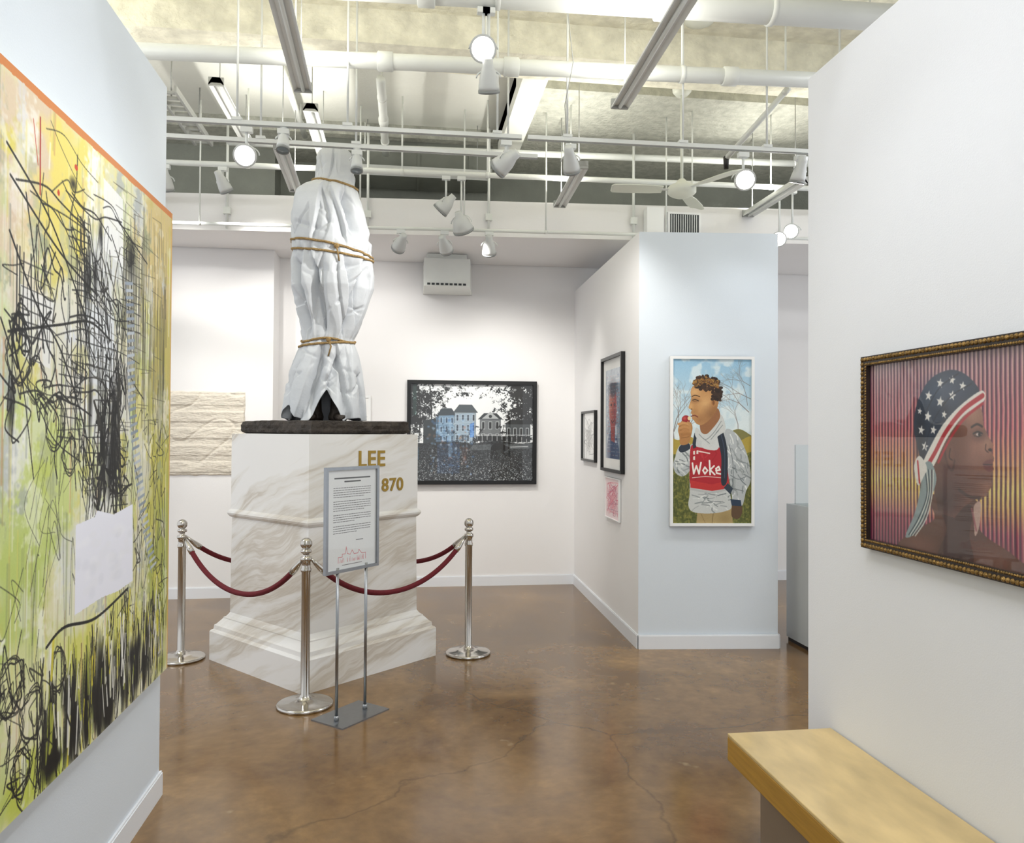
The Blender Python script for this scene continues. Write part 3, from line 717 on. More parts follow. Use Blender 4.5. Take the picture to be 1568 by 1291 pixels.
DR = P((30, 36), (27, 26), (29, 16), (36, 8), (46, 5.5), (54, 8), (59.5, 14), (52, 18), (44, 24), (38, 32), (34, 42), (30, 44))
cd.poly(DR, '#243042', smooth=True)
cd.ell(42, 12, 9, 4, '#4a5a70', .6, .9); cd.ell(30.5, 30, 2.5, 9, '#121925', .7, .7)
for (x, y, r) in ((35, 14, 2.0), (41, 9.8, 1.9), (47, 9, 1.7), (52, 11.5, 1.8), (41, 16.4, 2.1), (47, 14.5, 1.9), (34.5, 21.5, 2.1), (37.5, 26.5, 1.8), (31, 26.5, 1.9), (33, 32.5, 2.0), (30.2, 19.5, 1.4), (31, 39, 1.7), (43, 21, 1.5)):
    cd.poly([(x+(r if k % 2 == 0 else r*.42)*math.sin(k*math.pi/5+.2), y-(r if k % 2 == 0 else r*.42)*math.cos(k*math.pi/5+.2)) for k in range(10)], '#d8d5d0')
for p in ([(56, 11), (46, 15), (37, 24), (32, 36)], [(50, 7), (40, 12), (32, 22)]): cd.stroke(p, .5, '#151d2c', .7, True)
cd.poly(P((60.5, 13.5), (61.5, 17), (52, 22), (44, 30), (38, 39), (33, 43), (31, 40), (37, 31), (43, 24), (51, 18)), '#d6d1c9', smooth=True)
cd.stroke(P((61, 15.2), (52, 19.8), (44, 27), (38, 35), (33, 41)), 1.7, '#a5222c', 1, True)
cd.stroke(P((61, 17.8), (53, 22.4), (46, 29.5), (40, 38)), 1.0, '#a5222c', .9, True)
cd.poly(P((32, 40), (36, 38), (39, 44), (36, 52), (33, 60), (28, 65), (22, 67), (27, 58), (30, 50)), '#7d8c8e', smooth=True)
for k in range(6): cd.stroke(P((33+k*.9, 41), (34+k*.55, 50), (29.5+k*.8, 59), (24+k*.7, 66)), .5, ['#22303c', '#c8cbc3', '#2b3a44', '#b5bbb3', '#3b2b33', '#c3c6bf'][k], .9, True)
cd.poly(P((30, 36), (27, 40), (29, 47), (32, 44), (34, 40)), '#cfccc5', smooth=True); cd.stroke(P((29, 38), (30, 46)), .8, '#a5222c')
cd.poly(P((57, 52), (60, 50.5), (59.5, 58), (57.5, 62), (57, 57)), '#b89a8e', .9, True); cd.stroke(P((56, 53), (58, 60)), .8, '#8a4a50', .8)
cd.blur(2); cd.grain(.05)
framed('ornate_framed_portrait', (1.734, 2.70, 1.94), (0, -1, 0), .95, .715, .035, .03, 'darkframe', cd, 'art_glazed', .015, bead=True)

# 3. boy-with-apple painting: units px-like 120 x 249
cb = Can(120, 249, 3.6, '#a9cfe2')
H, W = cb.H, cb.W
t = np.clip(cb.Y/130, 0, 1)
for c in range(3): cb.a[..., c] = hx('#93bdd8')[c]*(1-t)+hx('#dfe8e6')[c]*t
f = fnoise(H, W, 60); cb.mask(np.clip((f-.5)*5, 0, .7)*(cb.Y < 120), '#e4ecec')
def tree(x, y, a, l, w, col, dep=0):
    if dep > 6 or l < 2: return
    x2 = x+math.cos(a)*l; y2 = y-math.sin(a)*l; cb.stroke([(x, y), (x2, y2)], w, col, .8)
    for _ in range(2 if dep < 5 else 1): tree(x2, y2, a+random.uniform(-.6, .6), l*random.uniform(.65, .88), w*.66, col, dep+1)
for x, y, a, l, w in ((4, 140, 1.7, 28, 2.0), (12, 138, 1.4, 22, 1.2), (2, 110, 1.2, 20, 1.0), (116, 80, 2.4, 20, 1.2), (119, 60, 2.7, 20, 1.0), (114, 70, 1.7, 16, .8), (100, 120, 1.6, 22, 1.0), (118, 40, 2.6, 14, .8)): tree(x, y, a, l, w, '#776a64')
cb.mask((cb.Y > 112+6*np.sin(cb.X*.11))*1.0*(cb.X > 60), '#7f7a44'); cb.mask((cb.Y > 120+3*np.sin(cb.X*.2)), '#ae983f')
gm = (cb.Y > 140+5*np.sin(cb.X*.07+1)); cb.mask(gm*1.0, '#666a33')
f = fnoise(H, W, 9); cb.mask(gm*np.clip((f-.45)*4, 0, .8), '#4a5124'); cb.mask(gm*np.clip((.42-f)*5, 0, .7), '#8f8940')
for _ in range(700):
    x = random.uniform(0, 120); y = random.uniform(150, 249); cb.stroke([(x, y), (x+random.uniform(-1.5, 1.5), y-random.uniform(3, 8))], .5, random.choice(['#3c421c', '#7d7d38', '#9c9248', '#565e28']), .7)
cb.poly([(38, 225), (36, 252), (92, 252), (90, 222)], '#ab9566'); cb.stroke([(62, 232), (60, 250)], 1, '#7d6a42'); cb.stroke([(42, 232), (50, 249)], .8, '#8b7648'); cb.ell(80, 242, 8, 8, '#8a7448', .5, .8)
BODY = [(36, 112), (30, 128), (25, 150), (26, 200), (24, 222), (32, 232), (58, 234), (82, 230), (90, 222), (86, 190), (88, 150), (84, 120), (72, 106)]
ARM = [(80, 108), (96, 112), (108, 130), (117, 158), (119, 184), (112, 200), (106, 222), (94, 222), (90, 206), (86, 180), (80, 150)]
ARL = [(34, 128), (22, 134), (8, 142), (1, 158), (4, 172), (14, 178), (24, 172), (28, 158)]
cb.poly(BODY, '#c6c9c7', smooth=True); cb.poly(ARM, '#b4b9ba', smooth=True); cb.poly(ARL, '#b6bbbc', smooth=True)
cb.poly([(4, 150), (10, 132), (22, 126), (27, 134), (22, 156), (10, 168)], '#c8cccb', smooth=True)
def folds(shape, n, x0, x1, y0, y1, ang):
    sl, ins = cb.inside(shape, True); kp = cb.a.copy()
    for _ in range(n):
        x = random.uniform(x0, x1); y = random.uniform(y0, y1); a = ang+random.gauss(0, .5); l = random.uniform(6, 16)
        c = random.choice(['#838a8b', '#70787a', '#dadddb', '#e4e6e2', '#989d9d'])
        cb.stroke([(x, y), (x+math.cos(a)*l*.5+random.uniform(-2, 2), y+math.sin(a)*l*.5), (x+math.cos(a)*l, y+math.sin(a)*l)], random.uniform(.8, 2.2), c, random.uniform(.35, .7), True)
    m = np.zeros((H, W), bool); m[sl] = ins; cb.a[~m] = kp[~m]
folds(ARM, 60, 82, 116, 112, 215, 1.2); folds(BODY, 34, 26, 86, 200, 230, .2); folds(ARL, 30, 2, 26, 132, 176, .4)
for p in ([(86, 130), (92, 160), (92, 205)], [(88, 176), (100, 182), (112, 178)], [(92, 196), (108, 200)]): cb.stroke(p, 1.2, '#6d7476', .8, True)
cb.poly([(9, 138), (12, 131), (24, 128), (26, 136), (14, 142)], '#2b3340', smooth=True)
JER = [(28, 132), (40, 134), (60, 136), (70, 134), (82, 140), (84, 168), (84, 194), (60, 198), (40, 196), (27, 190), (26, 160)]
cb.poly(JER, '#ae202b', smooth=True)
sl, ins = cb.inside(JER, True); kp = cb.a.copy()
for _ in range(26):
    x = random.uniform(26, 84); y = random.uniform(136, 194); cb.stroke([(x, y), (x+random.uniform(-8, 8), y+random.uniform(2, 12))], random.uniform(1, 2.4), random.choice(['#861420', '#c73a3c', '#96161f']), .55)
m = np.zeros((H, W), bool); m[sl] = ins; cb.a[~m] = kp[~m]
cb.poly([(52, 110), (66, 106), (70, 134), (58, 138), (44, 132)], '#cfd1ce', smooth=True)
cb.poly([(27, 184), (60, 190), (84, 184), (84, 196), (60, 200), (27, 195)], '#bf302f'); cb.stroke([(27, 197), (58, 202), (84, 197)], 3.0, '#b5b9b8', 1, True)
for x, y in ((31, 140), (36, 139), (31, 148)): cb.poly([(x, y), (x+3, y-1), (x+3, y+5), (x, y+5)], '#e6dcd2')
cb.stroke([(40, 140), (56, 143)], 2.0, '#efe2d6', .9)
for L_ in ([(30, 158), (32, 174), (36, 162), (40, 174), (43, 157)], [(49, 164), (46, 169), (49, 174), (53, 169), (49, 164)], [(56, 154), (57, 175)], [(63, 162), (57, 168), (64, 175)], [(66, 169), (72, 168), (70, 163), (66, 166), (67, 173), (73, 174)]):
    cb.stroke(L_, 2.5, '#f1ece5', 1, False)
cb.stroke([(30, 180), (50, 178), (76, 180)], 1.0, '#e9ddd3')
cb.poly([(66, 104), (74, 104), (82, 130), (84, 160), (82, 188), (74, 188), (74, 150), (70, 128)], '#232c38', smooth=True); cb.stroke([(73, 112), (79, 140), (79, 180)], 1, '#46536a', .8, True)
cb.poly([(33, 112), (37, 112), (35, 130), (36, 134), (31, 136), (30, 128)], '#26303c')
cb.poly([(84, 188), (78, 195), (88, 205), (92, 196)], '#2c3846')
HOOD = [(34, 116), (36, 104), (48, 112), (62, 98), (72, 84), (78, 92), (80, 108), (68, 118), (58, 134), (50, 126), (42, 124)]
cb.poly(HOOD, '#cccecb', smooth=True)
for p in ([(40, 114), (50, 122), (62, 112), (74, 94)], [(46, 120), (56, 128)], [(66, 112), (76, 100)], [(58, 122), (70, 108)]): cb.stroke(p, 1.1, '#848b8c', .8, True)
cb.poly([(44, 90), (66, 74), (72, 88), (60, 106), (50, 114), (42, 108)], '#966540', smooth=True)
BF = [(30, 42), (40, 36), (56, 38), (68, 48), (70, 62), (66, 78), (56, 92), (44, 100), (36, 98), (32, 93), (29, 90), (30, 86), (27.5, 82), (28.5, 78), (24, 74), (25.5, 68), (28, 60), (27, 50)]
cb.poly(BF, '#bd8b56', smooth=True)
kp = cb.a.copy()
for x, y, rx, ry, c, al in ((50, 68, 9, 10, '#d8aa74', .8), (33, 50, 7, 5, '#dbae78', .8), (27.5, 72, 3, 4, '#d8a870', .8), (58, 84, 9, 10, '#8c603a', .8), (34, 63, 6, 3, '#96683e', .6), (42, 92, 8, 6, '#9c6c42', .7), (64, 74, 5, 10, '#946438', .7), (33, 80, 4, 3, '#a87848', .6)): cb.ell(x, y, rx, ry, c, al, .9)
sl, ins = cb.inside(BF, True); m = np.zeros((H, W), bool); m[sl] = ins; cb.a[~m] = kp[~m]
cb.stroke([(29, 57), (34, 55), (41, 57)], 1.2, '#3a2416', 1, True); cb.stroke([(30, 62.5), (34, 61.5), (39, 63.5)], 1.2, '#2a1a12', 1, True); cb.stroke([(31, 64), (37, 65)], .6, '#5a3a24', .8)
cb.stroke([(28, 87), (33, 85.5), (38, 88)], 1.6, '#7a3a2c', 1, True); cb.ell(28.5, 76, 1.2, .8, '#5d3820')
cb.ell(62, 66, 3.6, 6, '#b27e4a'); cb.ell(62, 66, 1.8, 3.8, '#7d4f28', 1, .4)
for _ in range(150):
    a = random.uniform(0, 6.28); r = random.random()**.5
    x = 51+20*r*math.cos(a); y = 36+11*r*math.sin(a)
    cb.ell(x, y, random.uniform(1.6, 3.2), random.uniform(1.6, 3), random.choice(['#2c1b12', '#3d2718', '#22150e', '#4e3420']), .95)
for _ in range(60): cb.ell(random.uniform(60, 74), random.uniform(42, 62), random.uniform(1.5, 3), random.uniform(2, 3), random.choice(['#2c1b12', '#22150e', '#3a2618']), .95)
for _ in range(150): x = random.uniform(31, 70); cb.ell(x, 26+abs(x-50)*.35+random.uniform(0, 11), random.uniform(.8, 1.7), 1.1, random.choice(['#96682f', '#b08640', '#6d4520']), .8)
cb.ell(20, 92, 6.5, 6.5, '#97222a'); cb.ell(18, 90, 2.5, 2.5, '#c9544a', .8, .5); cb.ell(25, 90, 2.5, 3, '#e2cfa0')
cb.poly([(10, 100), (14, 94), (20, 98), (27, 96), (30, 104), (28, 116), (24, 128), (12, 130), (10, 118), (8, 108)], '#b07c48', smooth=True)
for k in range(4): cb.stroke([(9+k*1.2, 99+k*6), (17+k, 97+k*5.6), (26, 100+k*5)], 3.6, ['#c9955e', '#bf8a54', '#b6804c', '#a87442'][k], 1, True); cb.stroke([(10+k, 102+k*6), (25, 103+k*5)], .6, '#6d4220', .9)
cb.stroke([(27, 110), (26, 100), (23, 96)], 3, '#be8c56', 1, True)
cb.poly([(92, 220), (104, 220), (106, 232), (100, 242), (90, 238)], '#5e4630', smooth=True); cb.poly([(88, 212), (104, 214), (105, 223), (90, 222)], '#26384f')
cb.blur(1); cb.grain(.08)
fu = (Vector(C[1])-Vector(C[0])).to_3d().normalized(); fo = Vector((C[0][0], C[0][1], 0))+fu*.235
framed('framed_boy_painting', (fo.x, fo.y, 2.24), fu, .65, 1.30, .022, .04, 'white', cb, 'art_matte', .03)

# 4. black-and-white house photograph
cp = Can(196, 160, 3.0, '#e4e6e7')
H, W = cp.H, cp.W
f = fnoise(H, W, 26, 5); f2 = fnoise(H, W, 7, 3); f3 = fnoise(H, W, 3.2, 2)
mix = f*.45+f2*.3+f3*.25
dl = np.clip(1-(cp.X-6)/58, 0, 1)*np.clip(1-(cp.Y-70)/25, 0, 1); dr = np.clip((cp.X-128)/50, 0, 1)*np.clip(1-(cp.Y-56)/20, 0, 1); dt = np.clip(1-cp.Y/26, 0, 1)*.40
cp.mask(np.clip((mix-.60+.24*np.maximum(dl, np.maximum(dr, dt)))*16, 0, 1)*((dl+dr+dt) > .03), '#14181a')
for x in (12, 30, 170, 186): cp.stroke([(x, 4), (x+3, 50), (x+1, 96)], 1.8, '#101315', .9, True)
def house(x, y, w, h, col, roof, rows, cols):
    cp.poly([(x, y), (x+w, y), (x+w, y+h), (x, y+h)], col); cp.poly([(x-3, y), (x+w*.2, y-h*.26), (x+w*.8, y-h*.26), (x+w+3, y)], roof)
    for k in range(int(h/1.8)): cp.stroke([(x, y+k*1.8), (x+w, y+k*1.8)], .3, '#70767a', .5)
    for r in range(rows):
        for c in range(cols):
            a = x+w*(c+.5)/cols; b = y+h*(r+.5)/rows; q = w/cols*.17; z = h/rows*.28
            cp.poly([(a-q-.6, b-z-.8), (a+q+.6, b-z-.8), (a+q+.6, b+z+.8), (a-q-.6, b+z+.8)], '#ccd0d1'); cp.poly([(a-q, b-z), (a+q, b-z), (a+q, b+z), (a-q, b+z)], '#1c2124')
cp.poly([(20, 60), (44, 56), (44, 98), (20, 98)], '#3c4346')
house(44, 52, 26, 46, '#7e8f9b', '#464e54', 3, 3); house(70, 47, 34, 51, '#9aa5ac', '#555c61', 3, 4)
house(110, 58, 34, 40, '#76797b', '#3a3f41', 2, 3); house(152, 66, 40, 30, '#4c5052', '#202425', 1, 4); cp.poly([(113, 57), (127, 45), (141, 57)], '#b0b3b4')
cp.ell(127, 53, 2.6, 2.6, '#202426'); cp.stroke([(104, 84), (192, 84)], 1.2, '#c0c2c3'); cp.poly([(104, 86), (192, 86), (192, 94), (104, 94)], '#25292b')
for x in range(106, 192, 8): cp.stroke([(x, 84), (x, 97)], 1.0, '#b8babb')
for sx_ in (62, 104, 148): cp.mask(np.clip((mix-.56+.10*np.clip(1-np.hypot((cp.X-sx_)/10, (cp.Y-84)/16), 0, 1))*14, 0, 1)*(cp.Y > 64)*(cp.Y < 100)*(np.abs(cp.X-sx_) < 12), '#15191b')
cp.mask(np.clip((mix-.53)*14, 0, 1)*(cp.Y > 84)*(cp.Y < 100), '#171b1d')
g = cp.Y > 96+2*np.sin(cp.X*.08)
cp.mask(g*1.0, '#3d4143'); cp.mask(g*np.clip((f2-.42)*7, 0, 1), '#141719')
for _ in range(5200):
    q = random.random()**.8; y = 97+63*q; x = random.uniform(0, 196); r = .22+q*.6
    cp.ell(x, y, r, r*.75, random.choice(['#b6b9bb', '#7f8486', '#d2d4d5', '#5a5f62', '#0c0e10', '#131517', '#0f1112']), .85)
cp.poly([(100, 100), (196, 99), (196, 106), (92, 110)], '#7d8183', .6)
cp.poly([(128, 106), (130, 101), (136, 98), (146, 98), (152, 102), (158, 104), (158, 108), (128, 109)], '#0a0c0d'); cp.ell(134, 109, 2.4, 2.4, '#050606'); cp.ell(152, 108.5, 2.4, 2.4, '#050606')
cp.stroke([(160, 104), (188, 103)], 1.2, '#c4c6c7')
cp.blur(1)
cp.a = np.clip((cp.a-.5)*1.2+.45, 0, 1)
for x, y, w, h, c, a in ((40, 54, 28, 42, '#6f9cc8', .45), (70, 50, 30, 46, '#9cbcdc', .35), (42, 100, 36, 48, '#3c64a0', .3), (94, 66, 7, 22, '#3f83e0', .6), (3, 2, 6, 50, '#27564e', .5), (4, 108, 9, 18, '#3f8ab8', .35), (60, 62, 5, 60, '#a8c8e4', .35), (82, 104, 8, 30, '#7a4a3c', .3)): cp.poly([(x, y), (x+w, y-3), (x+w, y+h), (x, y+h)], c, a)  # bluish reflections on the glass, painted into the print
for _ in range(120): cp.ell(random.uniform(26, 100), random.uniform(58, 150), random.uniform(.6, 2.4), random.uniform(.8, 3), random.choice(['#8fc0ee', '#3f74b8', '#9c6a4a', '#a8c8e4', '#dfe8f0', '#b06a50']), .4, .5)  # broken glints and bars of the same painted reflection
for k in range(5): cp.stroke([(40, 58+k*9), (100, 54+k*9)], .7, '#c8dcec', .4)
bu = Vector((7.51, -.1, 0)).normalized()
def ywall(x): return YB-.1*(x+1.31)/7.51
framed('framed_house_photograph', (.02, ywall(.02), 2.20), bu, 1.39, 1.11, .04, .05, 'black', cp, 'art_glazed', .02)

# 5. small frames
cf = Can(40, 40, 3, '#efefee')
for _ in range(18):
    cf.stroke([(random.gauss(20, 7), random.gauss(20, 8)) for _ in range(4)], .6, '#9a9a98', .7, True)
framed('small_white_frame', (-.78, ywall(-.78), 2.03), bu, .42, .45, .025, .02, 'white', cf, 'art_matte')
wu = Vector((1.777-1.836, 5.728-8.26, 0)).normalized()
def xw(y): return 1.777+(1.836-1.777)*(y-5.728)/(8.26-5.728)
c5 = Can(62, 50, 4, '#e6e7e6')
for _ in range(60): c5.stroke([(random.gauss(31, 10), random.gauss(25, 10)) for _ in range(3)], random.uniform(.4, 1.4), random.choice(['#8a8c8c', '#555757', '#b5b5b4']), .6, True)
framed('framed_grey_drawing', (xw(7.76)-.001, 7.76, 1.865), wu, .62, .50, .022, .03, 'black', c5, 'art_glazed')
c6 = Can(72, 100, 3, '#8fa0b2')
f = fnoise(c6.H, c6.W, 14); c6.mask(np.clip((f-.5)*3, 0, 1), '#5d6f86')
c6.poly([(8, 100), (14, 76), (28, 68), (46, 68), (60, 78), (66, 100)], '#34507c', smooth=True); c6.poly([(24, 60), (48, 60), (46, 82), (28, 80)], '#a8403a')
c6.ell(36, 42, 19, 26, '#b84a48'); c6.ell(30, 36, 12, 18, '#d07a62', .8, .6); c6.ell(46, 50, 8, 14, '#8a3040', .6, .7); c6.ell(36, 20, 20, 11, '#2c3a52', .9, .3)
c6.ell(28, 40, 3, 1.6, '#1b1b22'); c6.ell(44, 40, 3, 1.6, '#1b1b22'); c6.stroke([(28, 57), (36, 60), (44, 57)], 2, '#5c1a1f', 1, True); c6.stroke([(36, 42), (34, 51), (38, 52)], 1, '#7d2a2a')
for y in range(8, 98, 4):
    x = 6
    while x < 66:
        l = random.uniform(2, 7); c6.stroke([(x, y), (x+l, y)], 1.0, random.choice(['#e8dcd6', '#b02a34', '#2b4a7a', '#d8c8c8']), .45); x += l+1.6
framed('framed_red_portrait', (xw(6.86)-.001, 6.86, 2.32), wu, .73, 1.01, .026, .035, 'black', c6, 'art_glazed', matboard=.09)
c7 = Can(50, 35, 5, '#eedcde')
for _ in range(70): c7.stroke([(random.uniform(4, 46), random.uniform(3, 32)) for _ in range(3)], random.uniform(.3, .8), random.choice(['#d9667a', '#c4506a', '#e89aa6', '#a87a92']), .55, True)
framed('small_pink_drawing', (xw(6.75)-.001, 6.75, 1.26), wu, .50, .36, .008, .02, 'white', c7, 'art_matte')

# 6. handmade paper relief
mb = MB(); vs = []; fs = []; nx, nzz = 140, 110; x0, x1, z0, z1 = -2.62, -1.575, 1.21, 2.035
for i in range(nzz+1):
    for j in range(nx+1):
        u = j/nx; v = i/nzz; x = x0+(x1-x0)*u; z = z0+(z1-z0)*v
        e = min(u, 1-u, v, 1-v); rag = mnoise.noise(Vector((x*14, z*14, 0)))*.012 if e == 0 else 0
        strip = abs(((v*5) % 1)-.5)*2
        r = .014+.008*(mnoise.noise(Vector((x*7, z*22, 2)))+mnoise.noise(Vector((x*40, z*60, 5)))*.5)+(.010*min(1, max(0, (.7-strip)*8)))-.010*max(0, 1-abs(mnoise.noise(Vector((x*3, z*3, 8))))*12)
        if e == 0: r = .0
        vs.append((x+rag, 7.949-max(r, 0), z+rag))
for i in range(nzz):
    for j in range(nx): a = i*(nx+1)+j; fs.append((a, a+1, a+nx+2, a+nx+1))
mb.add(vs, fs, 'raw', True); mb.build('handmade_paper_relief', recalc=False)

# air unit, vent, boxes on the bulkhead
mb = MB(); xa = .18; yb = ywall(.7)-.004
mb.prism([(xa, yb), (xa, yb-.5), (xa+.46, yb-.5), (xa+.52, yb)], 3.12, 3.40, 'pipe')
mb.prism([(xa+.03, yb-.05), (xa+.03, yb-.46), (xa+.43, yb-.46), (xa+.46, yb-.05)], 3.40, 3.455, 'pipe')
for i in range(9): mb.box((xa+.03+i*.045, yb-.505, 3.13), (xa+.06+i*.045, yb-.5, 3.15), 'darkvent')
mb.build('air_conditioner')
vy = BY(2.6)
mb = MB(); mb.box((2.42, vy-.045, 3.50), (2.74, vy-.005, 3.72), 'white')
mb.box((2.44, vy-.047, 3.52), (2.72, vy-.02, 3.70), 'darkvent')
for i in range(12): mb.box((2.45+i*.022, vy-.055, 3.525), (2.456+i*.022, vy-.04, 3.695), 'fixt')
mb.build('air_vent')
mb = MB()
for x in (-2.2, -1.6, -.35, .75, 2.1):
    mb.cyl((x, BY(x)-.03, 3.47), (x, BY(x)-.03, 4.45), .012, 'pipe', 10); mb.box((x-.03, BY(x)-.05, 3.60), (x+.03, BY(x)-.005, 3.66), 'pipe')
mb.box((-2.5, BY(-2.4)-.22, 3.5), (-2.28, BY(-2.4)-.02, 3.78), 'pipe'); mb.box((2.2, BY(2.3)-.12, 3.5), (2.36, BY(2.3)-.01, 3.74), 'white')
mb.build('wall_conduit')

# ------------------------------------------------------------------ ceiling services
def pipe(name, pts, r, k='pipe', hang=None, ztop=4.6, coup=None):
    mb = MB()
    for a, b in zip(pts[:-1], pts[1:]): mb.cyl(a, b, r, k, 20)
    a = Vector(pts[0]); b = Vector(pts[-1])
    if hang:
        for t in hang:
            p = a.lerp(b, t); mb.cyl(p, (p.x, p.y, ztop), .007, k, 8); mb.lathe([(-.015, r*1.12), (.015, r*1.12)], p, b-a, k, 20)
    if coup:
        for t in coup:
            p = a.lerp(b, t); mb.lathe([(-.05, r*1.05), (-.045, r*1.22), (.045, r*1.22), (.05, r*1.05)], p, b-a, k, 20)
    return mb.build(name)
pipe('ceiling_pipe', [(-3.5, 5.12, 4.0), (4.5, 4.66, 4.0)], .050, hang=(.2, .35, .5, .66, .82), coup=(.42, .52, .7))
pipe('ceiling_pipe', [(-3.5, 4.45, 4.12), (4.5, 4.12, 4.12)], .075, hang=(.3, .5, .7), coup=(.45, .62))
PY = lambda x: 6.59-.031*(x+1.89)
pipe('ceiling_pipe', [(-4, PY(-4), 3.84), (5, PY(5), 3.84)], .023, hang=(.2, .3, .44, .52, .6, .72, .8), ztop=4.48)
pipe('ceiling_pipe', [(-4, 7.0, 3.42), (5, 6.45, 3.42)], .015, hang=(.25, .4, .5, .58, .7), ztop=4.48)
pipe('ceiling_pipe', [(-1.6, 7.2, 4.25), (4.5, 6.9, 4.25)], .03, hang=(.2, .5, .8), ztop=4.48)
pipe('ceiling_pipe', [(-.2, 5.85, 4.3), (-.2, 7.4, 4.3)], .035, coup=(.5,), hang=(.2, .8))
pipe('ceiling_pipe', [(-.95, 5.85, 4.42), (-.95, 7.4, 4.42)], .025, hang=(.2, .8))
pipe('ceiling_pipe', [(2.62, 5.0, 4.05), (2.38, 5.5, 3.72)], .02, hang=(.05,))
mb = MB(); mb.lathe([(0, .018), (.09, .022), (.1, .012)], (2.38, 5.5, 3.64), (0, 0, 1), 'black', 14); mb.build('small_black_lamp')  # small unlit black lamp at the end of the sloped arm
mb = MB(); mb.tube([(1.02, 4.72, 4.6), (1.0, 4.74, 4.3), (1.04, 4.76, 4.0), (1.0, 4.82, 3.75), (1.02, 4.87, 3.575)], .003, 'fixt2', 6); mb.build('hanging_cable')
def track(name, a, b, hang, ztop=4.6):
    a, b = Vector(a), Vector(b); u = (b-a).normalized(); n = Vector((u.y, -u.x, 0)); mb = MB()
    mb.obox(a-n*.018-Z*.013, b-a, n*.036, Z*.026, 'track'); mb.obox(a-n*.006-Z*.017, b-a, n*.012, Z*.004, 'fixt2')
    for t in hang: p = a.lerp(b, t); mb.cyl(p+Z*.012, (p.x, p.y, ztop), .007, 'track', 8); mb.box((p.x-.03, p.y-.022, p.z+.012), (p.x+.03, p.y+.022, p.z+.03), 'track')
    return mb.build(name)
track('lighting_track', (-3.2, 4.95, 3.55), (.73, 4.885, 3.55), (.1, .35, .55, .72, .96))
track('lighting_track', (.77, 4.884, 3.55), (4.0, 4.82, 3.55), (.08, .32, .5, .66, .9))
track('lighting_track', (-3.2, 5.20, 3.55), (.89, 5.217, 3.55), (.2, .55, .7, .95))
track('lighting_track', (-.9, 2.6, 3.62), (1.6, 2.6, 3.62), (.1, .5, .9))  # unseen track added above the camera to carry two fill spots
def fluor(a, b, ztop=4.6, w=.11, up=0):
    a, b = Vector(a), Vector(b); u = (b-a).normalized(); n = Vector((u.y, -u.x, 0)); mb = MB()
    ring = [(-w/2, 0), (-w/2, .012), (-w*.25, .06), (w*.25, .06), (w/2, .012), (w/2, 0), (w*.3, .018), (-w*.3, .018)]
    vs = [a+n*x+Z*y for x, y in ring]+[b+n*x+Z*y for x, y in ring]; m = len(ring)
    mb.add(vs, [tuple(range(m)), tuple(range(2*m-1, m-1, -1))]+[(i, m+i, m+(i+1) % m, (i+1) % m) for i in range(m)], 'fixt')
    mb.cyl(a+u*.02+Z*.008, b-u*.02+Z*.008, .012, 'pipe', 12)
    for e in (a, b-u*.02): mb.obox(e-n*w/2, u*.02, n*w, Z*.06, 'fixt2')
    for t in (.1, .9): p = a.lerp(b, t); mb.cyl(p+Z*.055, (p.x, p.y, ztop), .004, 'fixt2', 6)
    ob = mb.build('fluorescent_fixture')
    if up:
        ld = bpy.data.lights.new('added_uplight', 'AREA'); ld.shape = 'RECTANGLE'; ld.size = w*.45; ld.size_y = (b-a).length*.95; ld.energy = up; ld.color = (1, .97, .88)  # upward light added to brighten the ceiling; the fixture itself is unlit
        lo = bpy.data.objects.new('added_uplight', ld); scene.collection.objects.link(lo); lo.location = (a+b)/2+Z*.075; lo.rotation_euler = (math.pi, 0, 0); setparent(lo, ob)
    return ob
fluor((-.60, 3.35, 3.72), (-.63, 4.82, 3.72), up=16); fluor((1.30, 3.35, 3.70), (1.33, 4.72, 3.70), up=16); fluor((-.92, 5.82, 3.72), (-.95, 6.85, 3.72), up=14); fluor((1.34, 5.82, 3.70), (1.38, 6.88, 3.70), 4.48, up=14)
fluor((-2.4, 4.2, 3.75), (-2.4, 5.6, 3.75), up=16); fluor((3.2, 5.9, 3.70), (3.2, 6.9, 3.70), 4.48, up=12)
fluor((-.72, 5.9, 4.05), (-.72, 6.9, 4.05)); fluor((-1.4, 5.9, 4.2), (-1.4, 7.1, 4.2)); fluor((-.5, 7.36, 4.1), (.8, 7.36, 4.1), 4.6, .16)
mb = MB(); mb.box((-.8, 7.55, 4.18), (.84, 8.1, 4.478), 'duct')
for x in (-.4, .1, .6): mb.box((x, 7.54, 4.17), (x+.03, 8.11, 4.479), 'duct')
mb.build('air_duct')
mb = MB()
a, b = Vector((-1.85, 5.95, 4.15)), Vector((-1.85, 7.05, 4.15))
mb.obox(a, (0, 1.1, 0), (.02, 0, 0), (0, 0, .05), 'fixt2'); mb.obox(a+Vector((.14, 0, 0)), (0, 1.1, 0), (.02, 0, 0), (0, 0, .05), 'fixt2')
for i in range(11): mb.box((-1.85, 6.0+i*.1, 4.16), (-1.7, 6.02+i*.1, 4.18), 'fixt2')
for y in (6.1, 6.9): mb.cyl((-1.77, y, 4.18), (-1.77, y, 4.599), .006, 'fixt2', 6)
mb.build('cable_tray')

